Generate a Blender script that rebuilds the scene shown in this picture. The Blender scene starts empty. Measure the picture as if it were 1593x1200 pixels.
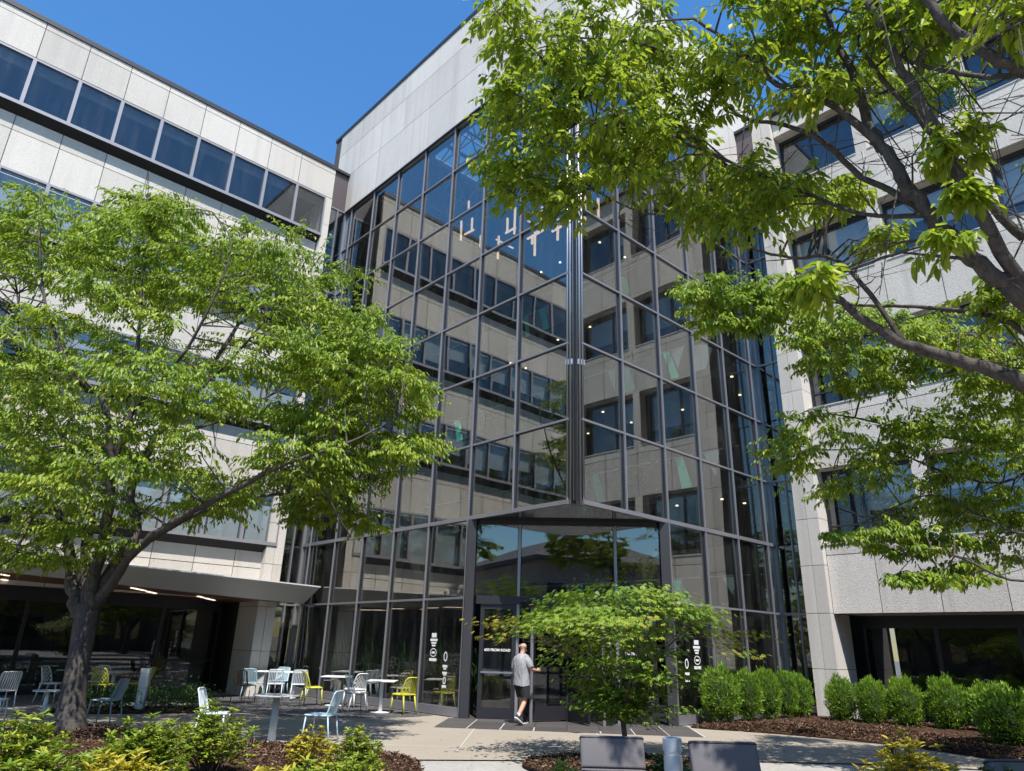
import bpy, bmesh, math, random
import numpy as np
from mathutils import Vector, Matrix

random.seed(11)
RNG = np.random.default_rng(7)
R = math.radians
scene = bpy.context.scene

# ------------------------------------------------------------------ camera, sky, sun, exposure
cam_d = bpy.data.cameras.new('camera')
cam_o = bpy.data.objects.new('camera', cam_d)
scene.collection.objects.link(cam_o)
CAM = Vector((-11.742, -10.535, 1.626))
YAW, PIT, ROL, FPX = 0.827547946, 0.356972024, 0.0287582871, 1090.508
_F = Vector((math.cos(PIT) * math.cos(YAW), math.cos(PIT) * math.sin(YAW), math.sin(PIT)))
_R = Vector((math.sin(YAW), -math.cos(YAW), 0))
_U = _R.cross(_F)
_R2 = _R * math.cos(ROL) + _U * math.sin(ROL)
_U2 = _U * math.cos(ROL) - _R * math.sin(ROL)
cam_o.matrix_world = Matrix(((_R2.x, _U2.x, -_F.x, CAM.x), (_R2.y, _U2.y, -_F.y, CAM.y),
                             (_R2.z, _U2.z, -_F.z, CAM.z), (0, 0, 0, 1)))
cam_d.sensor_fit = 'HORIZONTAL'
cam_d.sensor_width = 36.0
cam_d.lens = 36.0 * FPX / 1593.0
cam_d.clip_end = 2000.0
cam_d.clip_start = 0.05
scene.camera = cam_o

SUN = Vector((-0.31, -0.50, 1.0)).normalized()          # direction to the sun
elev = math.asin(SUN.z)
azim = math.atan2(SUN.x, SUN.y)
world = bpy.data.worlds.new('World')
scene.world = world
world.use_nodes = True
wn = world.node_tree.nodes
wl = world.node_tree.links
wn.clear()
sky = wn.new('ShaderNodeTexSky')
sky.sky_type = 'NISHITA'
sky.sun_disc = False
sky.sun_elevation = elev
sky.sun_rotation = azim % (2 * math.pi)
sky.altitude = 0.0
sky.air_density = 1.5
sky.dust_density = 0.0
sky.ozone_density = 10.0
bg = wn.new('ShaderNodeBackground')
bg.inputs[1].default_value = 0.12
wo = wn.new('ShaderNodeOutputWorld')
hsv = wn.new('ShaderNodeHueSaturation')
hsv.inputs['Saturation'].default_value = 1.13
wl.new(sky.outputs[0], hsv.inputs['Color'])
wl.new(hsv.outputs[0], bg.inputs[0])
wl.new(bg.outputs[0], wo.inputs[0])

sun_d = bpy.data.lights.new('sun', 'SUN')
sun_d.energy = 4.6
sun_d.angle = R(0.53)
sun_d.color = (1.0, 0.955, 0.89)
sun_o = bpy.data.objects.new('sun', sun_d)
sun_o.rotation_euler = (-SUN).to_track_quat('-Z', 'Y').to_euler()
sun_o.location = (-12, -20, 40)
scene.collection.objects.link(sun_o)

vs = scene.view_settings
vs.view_transform = 'Standard'
vs.look = 'None'
vs.exposure = 0.80
vs.gamma = 1.0
vs.use_curve_mapping = False
scene.render.engine = 'CYCLES'
scene.cycles.max_bounces = 8
scene.cycles.diffuse_bounces = 2
scene.cycles.glossy_bounces = 4
scene.cycles.transmission_bounces = 4
scene.cycles.transparent_max_bounces = 20
scene.cycles.caustics_reflective = False
scene.cycles.caustics_refractive = False

COL = scene.collection

# ------------------------------------------------------------------ mesh helpers
class MB:
    def __init__(s):
        s.v = []; s.f = []
    def box(s, x0, x1, y0, y1, z0, z1):
        n = len(s.v)
        s.v += [(x0, y0, z0), (x1, y0, z0), (x1, y1, z0), (x0, y1, z0), (x0, y0, z1), (x1, y0, z1), (x1, y1, z1), (x0, y1, z1)]
        s.f += [(n, n+3, n+2, n+1), (n+4, n+5, n+6, n+7), (n, n+1, n+5, n+4), (n+1, n+2, n+6, n+5), (n+2, n+3, n+7, n+6), (n+3, n, n+4, n+7)]
        return s
    def bar(s, a, b, w, h, up=(0, 0, 1)):
        a = Vector(a); b = Vector(b); d = (b - a).normalized(); u = Vector(up)
        if abs(d.dot(u)) > 0.99: u = Vector((0, 1, 0))
        sd = d.cross(u).normalized(); u = sd.cross(d)
        n = len(s.v)
        for p in (a, b):
            for i, j in ((-1, -1), (1, -1), (1, 1), (-1, 1)):
                s.v.append(tuple(p + sd * (i * w / 2) + u * (j * h / 2)))
        s.f += [(n, n+1, n+2, n+3), (n+7, n+6, n+5, n+4)] + [(n+k, n+4+k, n+4+(k+1) % 4, n+(k+1) % 4) for k in range(4)]
        return s
    def prism(s, poly, vec):
        n = len(s.v); k = len(poly); vec = Vector(vec)
        s.v += [tuple(p) for p in poly] + [tuple(Vector(p) + vec) for p in poly]
        s.f.append(tuple(range(n + k - 1, n - 1, -1))); s.f.append(tuple(range(n + k, n + 2 * k)))
        s.f += [(n+i, n+(i+1) % k, n+k+(i+1) % k, n+k+i) for i in range(k)]
        return s
    def tube(s, path, rad, n=8, cap=True, sx=1.0, sy=1.0):
        pts = [Vector(p) for p in path]
        if not hasattr(rad, '__len__'): rad = [rad] * len(pts)
        prev = None; rings = []
        for i, p in enumerate(pts):
            d = (pts[min(i+1, len(pts)-1)] - pts[max(i-1, 0)])
            if d.length < 1e-9: d = Vector((0, 0, 1))
            d.normalize()
            if prev is None:
                a = Vector((1, 0, 0)) if abs(d.x) < 0.8 else Vector((0, 1, 0))
                a = (a - d * a.dot(d)).normalized()
            else:
                a = (prev - d * prev.dot(d)).normalized()
            prev = a; b = d.cross(a)
            st = len(s.v)
            for k in range(n):
                t = 2 * math.pi * k / n
                s.v.append(tuple(p + a * (math.cos(t) * rad[i] * sx) + b * (math.sin(t) * rad[i] * sy)))
            rings.append(st)
        for i in range(len(rings) - 1):
            A, B = rings[i], rings[i+1]
            s.f += [(A+k, A+(k+1) % n, B+(k+1) % n, B+k) for k in range(n)]
        if cap:
            s.f.append(tuple(rings[0] + k for k in range(n-1, -1, -1))); s.f.append(tuple(rings[-1] + k for k in range(n)))
        return s
    def lathe(s, prof, c=(0, 0, 0), n=16):
        rings = []
        for r, z in prof:
            st = len(s.v)
            for k in range(n):
                t = 2 * math.pi * k / n
                s.v.append((c[0] + r * math.cos(t), c[1] + r * math.sin(t), c[2] + z))
            rings.append(st)
        for i in range(len(rings) - 1):
            A, B = rings[i], rings[i+1]
            s.f += [(A+k, A+(k+1) % n, B+(k+1) % n, B+k) for k in range(n)]
        s.f.append(tuple(rings[0] + k for k in range(n-1, -1, -1))); s.f.append(tuple(rings[-1] + k for k in range(n)))
        return s
    def rings(s, rs, cap=True):
        idx = []
        for r in rs:
            idx.append(len(s.v)); s.v += [tuple(p) for p in r]
        n = len(rs[0])
        for A, B in zip(idx[:-1], idx[1:]):
            s.f += [(A+k, A+(k+1) % n, B+(k+1) % n, B+k) for k in range(n)]
        if cap:
            s.f.append(tuple(idx[0] + k for k in range(n-1, -1, -1))); s.f.append(tuple(idx[-1] + k for k in range(n)))
        return s
    def mesh(s, name, mat, smooth=False):
        me = bpy.data.meshes.new(name)
        me.from_pydata(s.v, [], s.f)
        me.update()
        if mat is not None: me.materials.append(mat)
        if smooth:
            me.polygons.foreach_set('use_smooth', [True] * len(me.polygons))
        return me
    def build(s, name, mat, parent=None, smooth=False):
        return put(name, s.mesh(name, mat, smooth), parent)

def put(name, me, parent=None, loc=None, rot=None):
    """link a mesh object; its coordinates are world coordinates even when parented"""
    o = bpy.data.objects.new(name, me)
    COL.objects.link(o)
    if loc is not None: o.location = loc
    if rot is not None: o.rotation_euler = rot
    if parent is not None:
        o.parent = parent
        o.matrix_parent_inverse = WM(parent).inverted()
    return o
def WM(o):
    m = Matrix.LocRotScale(o.location, o.rotation_euler, o.scale)
    if o.parent is not None: m = WM(o.parent) @ o.matrix_parent_inverse @ m
    return m
def kid(name, me, parent, loc=(0, 0, 0), rot=(0, 0, 0)):
    """child in its parent's local coordinates"""
    o = bpy.data.objects.new(name, me)
    COL.objects.link(o); o.parent = parent; o.location = loc; o.rotation_euler = rot
    return o
def tag(o, label=None, cat=None, group=None, kind=None):
    if label: o['label'] = label
    if cat: o['category'] = cat
    if group: o['group'] = group
    if kind: o['kind'] = kind
    return o
def thing(name, label, cat, loc=(0, 0, 0), rz=0.0, group=None):
    o = bpy.data.objects.new(name, None)
    o.empty_display_size = 0.2
    COL.objects.link(o); o.location = loc; o.rotation_euler = (0, 0, rz)
    return tag(o, label, cat, group)
_cache = {}
def pbox(name, mat, parent, x0, x1, y0, y1, z0, z1, rot=None):
    """box part with its origin at its centre; equal boxes share one mesh"""
    key = (name, mat.name, round(x1-x0, 3), round(y1-y0, 3), round(z1-z0, 3))
    me = _cache.get(key)
    if me is None:
        a, b, c = (x1-x0)/2, (y1-y0)/2, (z1-z0)/2
        me = MB().box(-a, a, -b, b, -c, c).mesh(name, mat)
        _cache[key] = me
    return put(name, me, parent, ((x0+x1)/2, (y0+y1)/2, (z0+z1)/2), rot)
def fast_mesh(name, verts, faces, mat, smooth=False):
    """verts (N,3) array, faces (M,k) array of one polygon size"""
    me = bpy.data.meshes.new(name)
    nv = len(verts); nf, k = faces.shape
    me.vertices.add(nv); me.vertices.foreach_set('co', np.ascontiguousarray(verts, dtype=np.float32).ravel())
    me.loops.add(nf * k); me.loops.foreach_set('vertex_index', np.ascontiguousarray(faces, dtype=np.int32).ravel())
    me.polygons.add(nf); me.polygons.foreach_set('loop_start', np.arange(0, nf * k, k, dtype=np.int32))
    try: me.polygons.foreach_set('loop_total', np.full(nf, k, dtype=np.int32))
    except Exception: pass
    if smooth: me.polygons.foreach_set('use_smooth', np.ones(nf, dtype=bool))
    me.update(calc_edges=True); me.validate()
    if mat is not None: me.materials.append(mat)
    return me
def unit(a):
    return a / np.maximum(np.linalg.norm(a, axis=-1, keepdims=True), 1e-9)
def leaf_arrays(P, D, N, L, W, fold=0.25, droop=0.12):
    """folded six-point leaves: base P, direction D, upper side N, length L, width W"""
    D = unit(D); N = unit(N - D * (N * D).sum(1, keepdims=True)); S = np.cross(D, N)
    L = L[:, None]; W = W[:, None]; n = len(P)
    V = np.empty((n, 6, 3))
    V[:, 0] = P
    V[:, 1] = P + D * L * .30 + S * W * .46 + N * W * fold
    V[:, 2] = P + D * L * .66 + S * W * .38 + N * (W * fold * .8 - L * droop * .4)
    V[:, 3] = P + D * L - N * L * droop
    V[:, 4] = P + D * L * .66 - S * W * .38 + N * (W * fold * .8 - L * droop * .4)
    V[:, 5] = P + D * L * .30 - S * W * .46 + N * W * fold
    b = (np.arange(n) * 6)[:, None]
    Fc = np.concatenate([b + np.array([0, 1, 2, 3]), b + np.array([0, 3, 4, 5])], 0)
    return V.reshape(-1, 3), Fc
def leaf_mesh(name, P, D, N, L, W, mat, fold=0.25, droop=0.12):
    V, Fc = leaf_arrays(P, D, N, L, W, fold, droop)
    return fast_mesh(name, V, Fc, mat)

# ------------------------------------------------------------------ materials
MATS = {}
def M(name): return MATS[name]
def nodes(name):
    m = bpy.data.materials.new(name); m.use_nodes = True
    t = m.node_tree; t.nodes.clear()
    out = t.nodes.new('ShaderNodeOutputMaterial')
    MATS[name] = m
    return m, t, out
def nd(t, kind, **kw):
    n = t.nodes.new(kind)
    for k, v in kw.items():
        if k.startswith('i_'):
            key = k[2:]; key = int(key) if key.isdigit() else key.replace('_', ' ')
            n.inputs[key].default_value = v
        else: setattr(n, k, v)
    return n
def ramp(t, fac, stops):
    r = t.nodes.new('ShaderNodeValToRGB')
    e = r.color_ramp.elements
    while len(e) < len(stops): e.new(0.5)
    for q, (p, c) in zip(e, stops): q.position = p; q.color = (*c, 1) if len(c) == 3 else c
    t.links.new(fac, r.inputs[0])
    return r.outputs[0]
def mixc(t, fac, a, b, mode='MIX'):
    n = t.nodes.new('ShaderNodeMix'); n.data_type = 'RGBA'; n.blend_type = mode
    for sock, v in ((n.inputs[0], fac), (n.inputs[6], a), (n.inputs[7], b)):
        if hasattr(v, 'is_output'): t.links.new(v, sock)
        elif isinstance(v, (int, float)): sock.default_value = v
        else: sock.default_value = (*v, 1)
    return n.outputs[2]
def noise(t, vec, scale, detail=4, rough=.55, out=0):
    n = nd(t, 'ShaderNodeTexNoise', i_Scale=scale, i_Detail=detail, i_Roughness=rough)
    t.links.new(vec, n.inputs['Vector']); return n.outputs[out]
def bump(t, h, strength, dist=.02, normal=None):
    b = nd(t, 'ShaderNodeBump', i_Strength=strength, i_Distance=dist)
    t.links.new(h, b.inputs['Height'])
    if normal is not None: t.links.new(normal, b.inputs['Normal'])
    return b.outputs[0]
def wpos(t): return t.nodes.new('ShaderNodeNewGeometry').outputs['Position']
def stretch(t, vec, sc):
    n = nd(t, 'ShaderNodeMapping'); n.inputs['Scale'].default_value = sc
    t.links.new(vec, n.inputs[0]); return n.outputs[0]
def principled(t, out, color, rough=.6, metal=0., normal=None, spec=.5, coat=0.):
    b = nd(t, 'ShaderNodeBsdfPrincipled')
    if hasattr(color, 'is_output'): t.links.new(color, b.inputs['Base Color'])
    else: b.inputs['Base Color'].default_value = (*color, 1)
    if hasattr(rough, 'is_output'): t.links.new(rough, b.inputs['Roughness'])
    else: b.inputs['Roughness'].default_value = rough
    b.inputs['Metallic'].default_value = metal
    b.inputs['Specular IOR Level'].default_value = spec
    b.inputs['Coat Weight'].default_value = coat
    if normal is not None: t.links.new(normal, b.inputs['Normal'])
    t.links.new(b.outputs[0], out.inputs[0]); return b
def simple(name, color, rough=.5, metal=0., var=.12, scale=6., bmp=0., spec=.5, coat=0.):
    m, t, out = nodes(name); p = wpos(t)
    n = noise(t, p, scale, 5)
    c = mixc(t, n, [v * (1 - var) for v in color], [min(1, v * (1 + var)) for v in color])
    nm = bump(t, noise(t, p, scale * 8, 3), bmp, .004) if bmp else None
    principled(t, out, c, rough, metal, nm, spec, coat)
    return m
def emissive(name, color, strength):
    m, t, out = nodes(name)
    e = nd(t, 'ShaderNodeEmission', i_Strength=strength); e.inputs[0].default_value = (*color, 1)
    t.links.new(e.outputs[0], out.inputs[0]); return m

def precast(name, base, rough_scale, bstr):
    """exposed-aggregate precast concrete: pale grains, darker pits, a little staining and per-panel tone"""
    m, t, out = nodes(name); p = wpos(t)
    vo = nd(t, 'ShaderNodeTexVoronoi', i_Scale=rough_scale); t.links.new(p, vo.inputs['Vector'])
    g = noise(t, p, rough_scale * .8, 3, .7)
    c = ramp(t, g, [(.30, [v * .60 for v in base]), (.46, [v * .91 for v in base]), (.62, base), (.78, [min(1, v * 1.13) for v in base])])
    big = noise(t, p, .35, 4)
    c = mixc(t, .16, c, ramp(t, big, [(.3, (.35, .33, .30)), (.7, (.8, .78, .74))]), 'OVERLAY')
    streak = noise(t, stretch(t, p, (3.2, 3.2, .18)), 1.0, 5, .6)
    c = mixc(t, ramp(t, streak, [(.50, (0, 0, 0)), (.72, (.55, .55, .55))]), c, [v * .72 for v in base])
    oi = nd(t, 'ShaderNodeObjectInfo')
    hs = nd(t, 'ShaderNodeHueSaturation'); t.links.new(c, hs.inputs['Color'])
    mr = nd(t, 'ShaderNodeMapRange'); mr.inputs['To Min'].default_value = .88; mr.inputs['To Max'].default_value = 1.05
    t.links.new(oi.outputs['Random'], mr.inputs[0]); t.links.new(mr.outputs[0], hs.inputs['Value'])
    h = nd(t, 'ShaderNodeMath', operation='ADD'); t.links.new(vo.outputs['Distance'], h.inputs[0]); t.links.new(g, h.inputs[1])
    principled(t, out, hs.outputs[0], .88, 0, bump(t, h.outputs[0], bstr, .012), .25)
    return m
precast('precast_warm', (.63, .59, .54), 60, .4)
precast('precast_grey', (.66, .625, .58), 55, .4)
precast('precast_hammered', (.64, .595, .54), 48, .5)
simple('joint', (.07, .068, .065), .95)
simple('cap_metal', (.05, .048, .05), .5, .4)
simple('mullion', (.30, .295, .32), .38, .55, .1, 3)
simple('mullion_dark', (.055, .054, .06), .42, .5, .1, 3)
simple('frame_grey', (.31, .298, .31), .45, .35, .08, 4)
simple('dark_frame', (.035, .035, .042), .4, .5)
simple('bronze_panel', (.13, .11, .115), .35, .4)
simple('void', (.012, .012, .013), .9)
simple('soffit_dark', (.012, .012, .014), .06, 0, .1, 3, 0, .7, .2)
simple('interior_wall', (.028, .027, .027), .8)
simple('interior_pale', (.33, .32, .30), .8)
simple('interior_floor', (.06, .057, .054), .4)
simple('ceiling_tile', (.22, .22, .22), .9)
simple('blind', (.80, .81, .82), .85, 0, .05)
simple('canopy_metal', (.47, .455, .43), .5, .15, .05, 2)
simple('teal', (.15, .74, .53), .5)
simple('blue_graphic', (.03, .25, .42), .5)
simple('grey_graphic', (.40, .46, .48), .5)
simple('brown_graphic', (.19, .13, .09), .6)
simple('planter_green', (.05, .09, .035), .7)
simple('stick_wood', (.60, .44, .32), .5)
simple('white_paint', (.78, .78, .78), .5, 0, .04)
simple('stainless', (.33, .335, .36), .40, .85, .06, 2)
simple('galvanised', (.42, .44, .46), .45, .6, .15, 8)
emissive('downlight', (1., .78, .52), 2.6)
emissive('light_stick', (1., .68, .46), .85)
emissive('linear_light', (1., .80, .62), 1.1)

def glass(name, refl, tint, gloss_col, wob):
    """coated architectural glass: a mirror coat over a tinted clear pane, slightly wavy"""
    m, t, out = nodes(name); p = wpos(t)
    nrm = bump(t, noise(t, p, .55, 1, .4), wob, .05)
    lw_ = nd(t, 'ShaderNodeLayerWeight', i_Blend=.5)
    pw = nd(t, 'ShaderNodeMath', operation='POWER'); t.links.new(lw_.outputs['Facing'], pw.inputs[0]); pw.inputs[1].default_value = 4.0
    mr = nd(t, 'ShaderNodeMapRange'); mr.inputs['To Min'].default_value = refl; mr.inputs['To Max'].default_value = .9
    t.links.new(pw.outputs[0], mr.inputs[0])
    g = nd(t, 'ShaderNodeBsdfGlossy', i_Roughness=0.0); g.inputs[0].default_value = (*gloss_col, 1)
    t.links.new(nrm, g.inputs['Normal'])
    tr = nd(t, 'ShaderNodeBsdfTransparent'); tr.inputs[0].default_value = (*tint, 1)
    mx = nd(t, 'ShaderNodeMixShader')
    t.links.new(mr.outputs[0], mx.inputs[0]); t.links.new(tr.outputs[0], mx.inputs[1]); t.links.new(g.outputs[0], mx.inputs[2])
    # a thin film of dust, streaked by rain
    du = noise(t, stretch(t, p, (2.5, 2.5, .35)), 1.6, 4, .65)
    dr_ = ramp(t, du, [(.45, (.004, .004, .004)), (.8, (.035, .035, .035))])
    di = nd(t, 'ShaderNodeBsdfDiffuse'); di.inputs[0].default_value = (.5, .48, .45, 1)
    m2 = nd(t, 'ShaderNodeMixShader'); t.links.new(dr_, m2.inputs[0]); t.links.new(mx.outputs[0], m2.inputs[1]); t.links.new(di.outputs[0], m2.inputs[2])
    mx = m2
    t.links.new(mx.outputs[0], out.inputs[0])
    return m
glass('atrium_glass', .185, (.80, .85, .84), (.93, .89, .84), .08)
glass('window_glass', .10, (.80, .83, .84), (.74, .74, .74), .025)
glass('entry_glass', .13, (.72, .76, .75), (.88, .88, .88), .014)
glass('shopfront_glass', .07, (.62, .64, .64), (.9, .9, .92), .03)
glass('clear_glass', .07, (.86, .89, .88), (.95, .95, .95), .01)

def aggregate():
    m, t, out = nodes('aggregate_paving'); p = wpos(t)
    g = noise(t, p, 55, 3, .7)
    c = ramp(t, g, [(.30, (.16, .13, .10)), (.45, (.28, .24, .19)), (.6, (.36, .32, .265)), (.75, (.46, .43, .38))])
    b = noise(t, p, .7, 5)
    c = mixc(t, ramp(t, b, [(.35, (.0, .0, .0)), (.7, (.35, .35, .35))]), c, (.24, .205, .165))
    st = noise(t, p, 2.4, 6, .65)
    c = mixc(t, ramp(t, st, [(.58, (0, 0, 0)), (.72, (.35, .35, .35))]), c, (.20, .17, .14))
    principled(t, out, c, .85, 0, bump(t, g, .5, .006), .3)
aggregate()
def concrete_band():
    m, t, out = nodes('concrete_band'); p = wpos(t)
    g = noise(t, p, 14, 6, .7)
    c = ramp(t, g, [(.3, (.27, .255, .235)), (.7, (.40, .38, .35))])
    b = noise(t, p, 1.1, 5)
    c = mixc(t, ramp(t, b, [(.4, (0, 0, 0)), (.75, (.5, .5, .5))]), c, (.24, .22, .2))
    principled(t, out, c, .85, 0, bump(t, g, .3, .006), .3)
concrete_band()
def gravel():
    m, t, out = nodes('dark_gravel'); p = wpos(t)
    vo = nd(t, 'ShaderNodeTexVoronoi', i_Scale=42); t.links.new(p, vo.inputs['Vector'])
    c = ramp(t, vo.outputs['Color'], [(.2, (.025, .025, .028)), (.6, (.075, .073, .078)), (.95, (.26, .25, .25))])
    principled(t, out, c, .8, 0, bump(t, vo.outputs['Distance'], .8, .02), .3)
gravel()
def mulch():
    m, t, out = nodes('mulch'); p = wpos(t)
    g = noise(t, stretch(t, p, (1, 1, 1)), 30, 5, .7)
    c = ramp(t, g, [(.3, (.02, .011, .007)), (.55, (.075, .042, .026)), (.8, (.15, .09, .058))])
    principled(t, out, c, .95, 0, bump(t, g, 1., .03), .1)
    m, t, out = nodes('mulch_chip')
    gi = t.nodes.new('ShaderNodeNewGeometry')
    c = ramp(t, gi.outputs['Random Per Island'], [(.0, (.025, .013, .008)), (.4, (.075, .041, .026)), (.8, (.15, .088, .055)), (1., (.26, .175, .12))])
    principled(t, out, c, .9, 0, None, .15)
mulch()
def tile():
    m, t, out = nodes('slate_tile'); p = wpos(t)
    oi = nd(t, 'ShaderNodeObjectInfo')
    c = ramp(t, oi.outputs['Random'], [(0, (.055, .05, .048)), (1, (.115, .105, .10))])
    g = noise(t, p, 9, 6, .7)
    c = mixc(t, g, c, (.07, .062, .058))
    principled(t, out, c, .5, 0, bump(t, g, .35, .01), .4)
tile()
simple('grout', (.42, .40, .37), .9, 0, .2, 10)
def wood_soffit():
    m, t, out = nodes('wood_soffit'); p = wpos(t)
    w = noise(t, stretch(t, p, (1.5, 22, 4)), 1.2, 5, .6)
    c = ramp(t, w, [(.3, (.10, .045, .024)), (.7, (.26, .125, .068))])
    principled(t, out, c, .5, 0, bump(t, w, .2, .004), .4)
wood_soffit()
def bark(name, a, b):
    m, t, out = nodes(name); p = wpos(t)
    g = noise(t, stretch(t, p, (9, 9, 3)), 2.2, 6, .7)
    f = noise(t, stretch(t, p, (1.5, 1.5, 22)), 2.0, 4, .6)
    c = ramp(t, g, [(.3, a), (.65, b), (.85, [v * 1.45 for v in b])])
    c = mixc(t, ramp(t, f, [(.5, (0, 0, 0)), (.8, (.45, .45, .45))]), c, [v * 1.5 for v in b])
    principled(t, out, c, .9, 0, bump(t, g, .8, .03), .2)
bark('bark', (.038, .032, .029), (.115, .10, .09))
bark('bark_maple', (.05, .045, .035), (.16, .145, .11))
def leaf_mat(name, stops, trans, tcol, gloss=.35):
    """leaf: diffuse upper side with light shining through, tone varied leaf by leaf"""
    m, t, out = nodes(name)
    gi = t.nodes.new('ShaderNodeNewGeometry')
    oi = nd(t, 'ShaderNodeObjectInfo')
    ad = nd(t, 'ShaderNodeMath', operation='ADD'); t.links.new(gi.outputs['Random Per Island'], ad.inputs[0]); t.links.new(oi.outputs['Random'], ad.inputs[1])
    fr = nd(t, 'ShaderNodeMath', operation='FRACT'); t.links.new(ad.outputs[0], fr.inputs[0])
    big = noise(t, gi.outputs['Position'], .8, 2)
    av = nd(t, 'ShaderNodeMath', operation='MULTIPLY_ADD'); t.links.new(big, av.inputs[0]); av.inputs[1].default_value = .6
    s2 = nd(t, 'ShaderNodeMath', operation='MULTIPLY'); t.links.new(fr.outputs[0], s2.inputs[0]); s2.inputs[1].default_value = .55
    t.links.new(s2.outputs[0], av.inputs[2])
    c = ramp(t, av.outputs[0], stops)
    b = nd(t, 'ShaderNodeBsdfPrincipled'); t.links.new(c, b.inputs['Base Color'])
    b.inputs['Roughness'].default_value = .42; b.inputs['Specular IOR Level'].default_value = gloss
    tr = nd(t, 'ShaderNodeBsdfTranslucent')
    tc = mixc(t, .5, c, tcol); t.links.new(tc, tr.inputs[0])
    mx = nd(t, 'ShaderNodeMixShader'); mx.inputs[0].default_value = trans
    t.links.new(b.outputs[0], mx.inputs[1]); t.links.new(tr.outputs[0], mx.inputs[2]); t.links.new(mx.outputs[0], out.inputs[0])
leaf_mat('leaf_zelkova', [(.12, (.075, .15, .016)), (.38, (.15, .25, .022)), (.65, (.27, .36, .03)), (.9, (.42, .45, .045)), (1., (.36, .30, .06))], .50, (.46, .56, .03))
leaf_mat('leaf_zelkova_far', [(.12, (.05, .115, .02)), (.38, (.125, .22, .026)), (.64, (.25, .345, .034)), (.9, (.42, .46, .05)), (1., (.36, .30, .06))], .46, (.42, .55, .035))
leaf_mat('leaf_maple', [(.15, (.04, .10, .02)), (.42, (.10, .20, .026)), (.68, (.22, .31, .03)), (1., (.38, .38, .04))], .33, (.22, .36, .03))
leaf_mat('leaf_maple_tip', [(.15, (.22, .24, .03)), (.5, (.34, .30, .045)), (1., (.42, .25, .06))], .33, (.45, .40, .04))
leaf_mat('leaf_box', [(.15, (.05, .12, .014)), (.45, (.13, .24, .022)), (.75, (.21, .34, .03)), (1., (.30, .40, .04))], .25, (.24, .42, .02), .4)
leaf_mat('leaf_shrub', [(.15, (.06, .13, .018)), (.5, (.16, .24, .025)), (.8, (.30, .33, .03)), (1., (.42, .38, .05))], .25, (.35, .42, .03))
leaf_mat('leaf_gold', [(.15, (.16, .18, .02)), (.5, (.38, .34, .03)), (.8, (.50, .40, .05)), (1., (.48, .26, .07))], .25, (.55, .48, .04))
leaf_mat('leaf_dark', [(.15, (.02, .055, .014)), (.5, (.04, .095, .02)), (1., (.09, .16, .03))], .15, (.08, .2, .02))
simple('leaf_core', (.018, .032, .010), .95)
# ================================================================== GROUND
g = MB(); g.v = [(-400, -400, -.02), (400, -400, -.02), (400, 400, -.02), (-400, 400, -.02)]; g.f = [(0, 1, 2, 3)]
tag(g.build('ground', M('concrete_band')), kind='structure')

def sheet(name, pts, z, mat, parent=None, kind='structure'):
    b = MB(); b.v = [(x, y, z) for x, y in pts]; b.f = [tuple(range(len(pts)))]
    me = b.mesh(name, mat)
    bm = bmesh.new(); bm.from_mesh(me)
    bmesh.ops.recalc_face_normals(bm, faces=bm.faces)
    for f in bm.faces:
        if f.normal.z < 0: f.normal_flip()
    bm.to_mesh(me); bm.free()
    o = put(name, me, parent)
    if kind and parent is None: tag(o, kind=kind)
    return o
plaza = sheet('plaza_paving', [(-7.2, -.2), (-4.6, -.95), (-3.4, -1.75), (-1.2, -3.0), (1.6, -5.4), (4.2, -9), (16, -9), (16, 16), (-18, 16), (-18, 6.3), (-9, 5.2)], 0.0, M('aggregate_paving'))
jm = MB()
for a, b in (((-3.6, -.6), (1.2, 4.2)), ((-5.3, 1.2), (-2.5, 4.5)), ((-1.6, -2.2), (2.2, 1.6)), ((-4.9, 1.4), (2.4, -5.6)), ((-2.4, 4.9), (4.6, -2.2)), ((.6, -4.3), (4.4, -.5))):
    jm.bar((a[0], a[1], .003), (b[0], b[1], .003), .022, .004)
jm.build('control_joint', M('grout'), plaza)

# dark gravel strip under the cafe tables
sheet('gravel_strip', [(-3.9, 6.9), (-3.3, 5.7), (-2.1, 4.75), (-.9, 4.45), (-.12, 4.6), (-.12, 12.6), (-3.6, 12.6), (-4.6, 9.4)], .005, M('dark_gravel'))
# slate tiles in front of the entrance
Ax, Ay, Bx, By = 0.0, 3.717, 3.458, 0.0
CHL = math.hypot(Bx - Ax, By - Ay)
EX, EY = (Bx - Ax) / CHL, (By - Ay) / CHL
NX, NY = EY, -EX                      # outward normal of the entrance front
def ch(s, off=0.0, z=0.0): return (Ax + EX * s + NX * off, Ay + EY * s + NY * off, z)
ANG = math.atan2(EY, EX)
grout = sheet('tile_apron', [ch(-.28, 2.12)[:2], ch(5.36, 2.12)[:2], ch(5.36, -.3)[:2], ch(-.28, -.3)[:2]], .004, M('grout'))
tm = MB().box(-.333, .333, -.333, .333, 0, .010).mesh('tile', M('slate_tile'))
for i in range(8):
    for j in range(3):
        o = put('tile', tm, grout, ch(.07 + i * .7, .38 + j * .7, .004), (random.uniform(-.002, .002), random.uniform(-.002, .002), ANG))
sheet('cafe_terrace', [(-17, 9.2), (-6, 8.6), (-4.3, 9.6), (-3.4, 12.7), (-3.4, 14.5), (-17, 14.5)], .006, M('concrete_band'))

# ================================================================== LEFT WING
Y0 = 11.9
YS = 12.15
lw = thing('office_wing', 'pale precast office wing with ribbon windows above the cafe canopy', 'building', (-9, 16, 0))
MODX = [-1.42] + [-2.64 - 1.243 * k for k in range(12)]
XL = MODX[-1]
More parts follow.
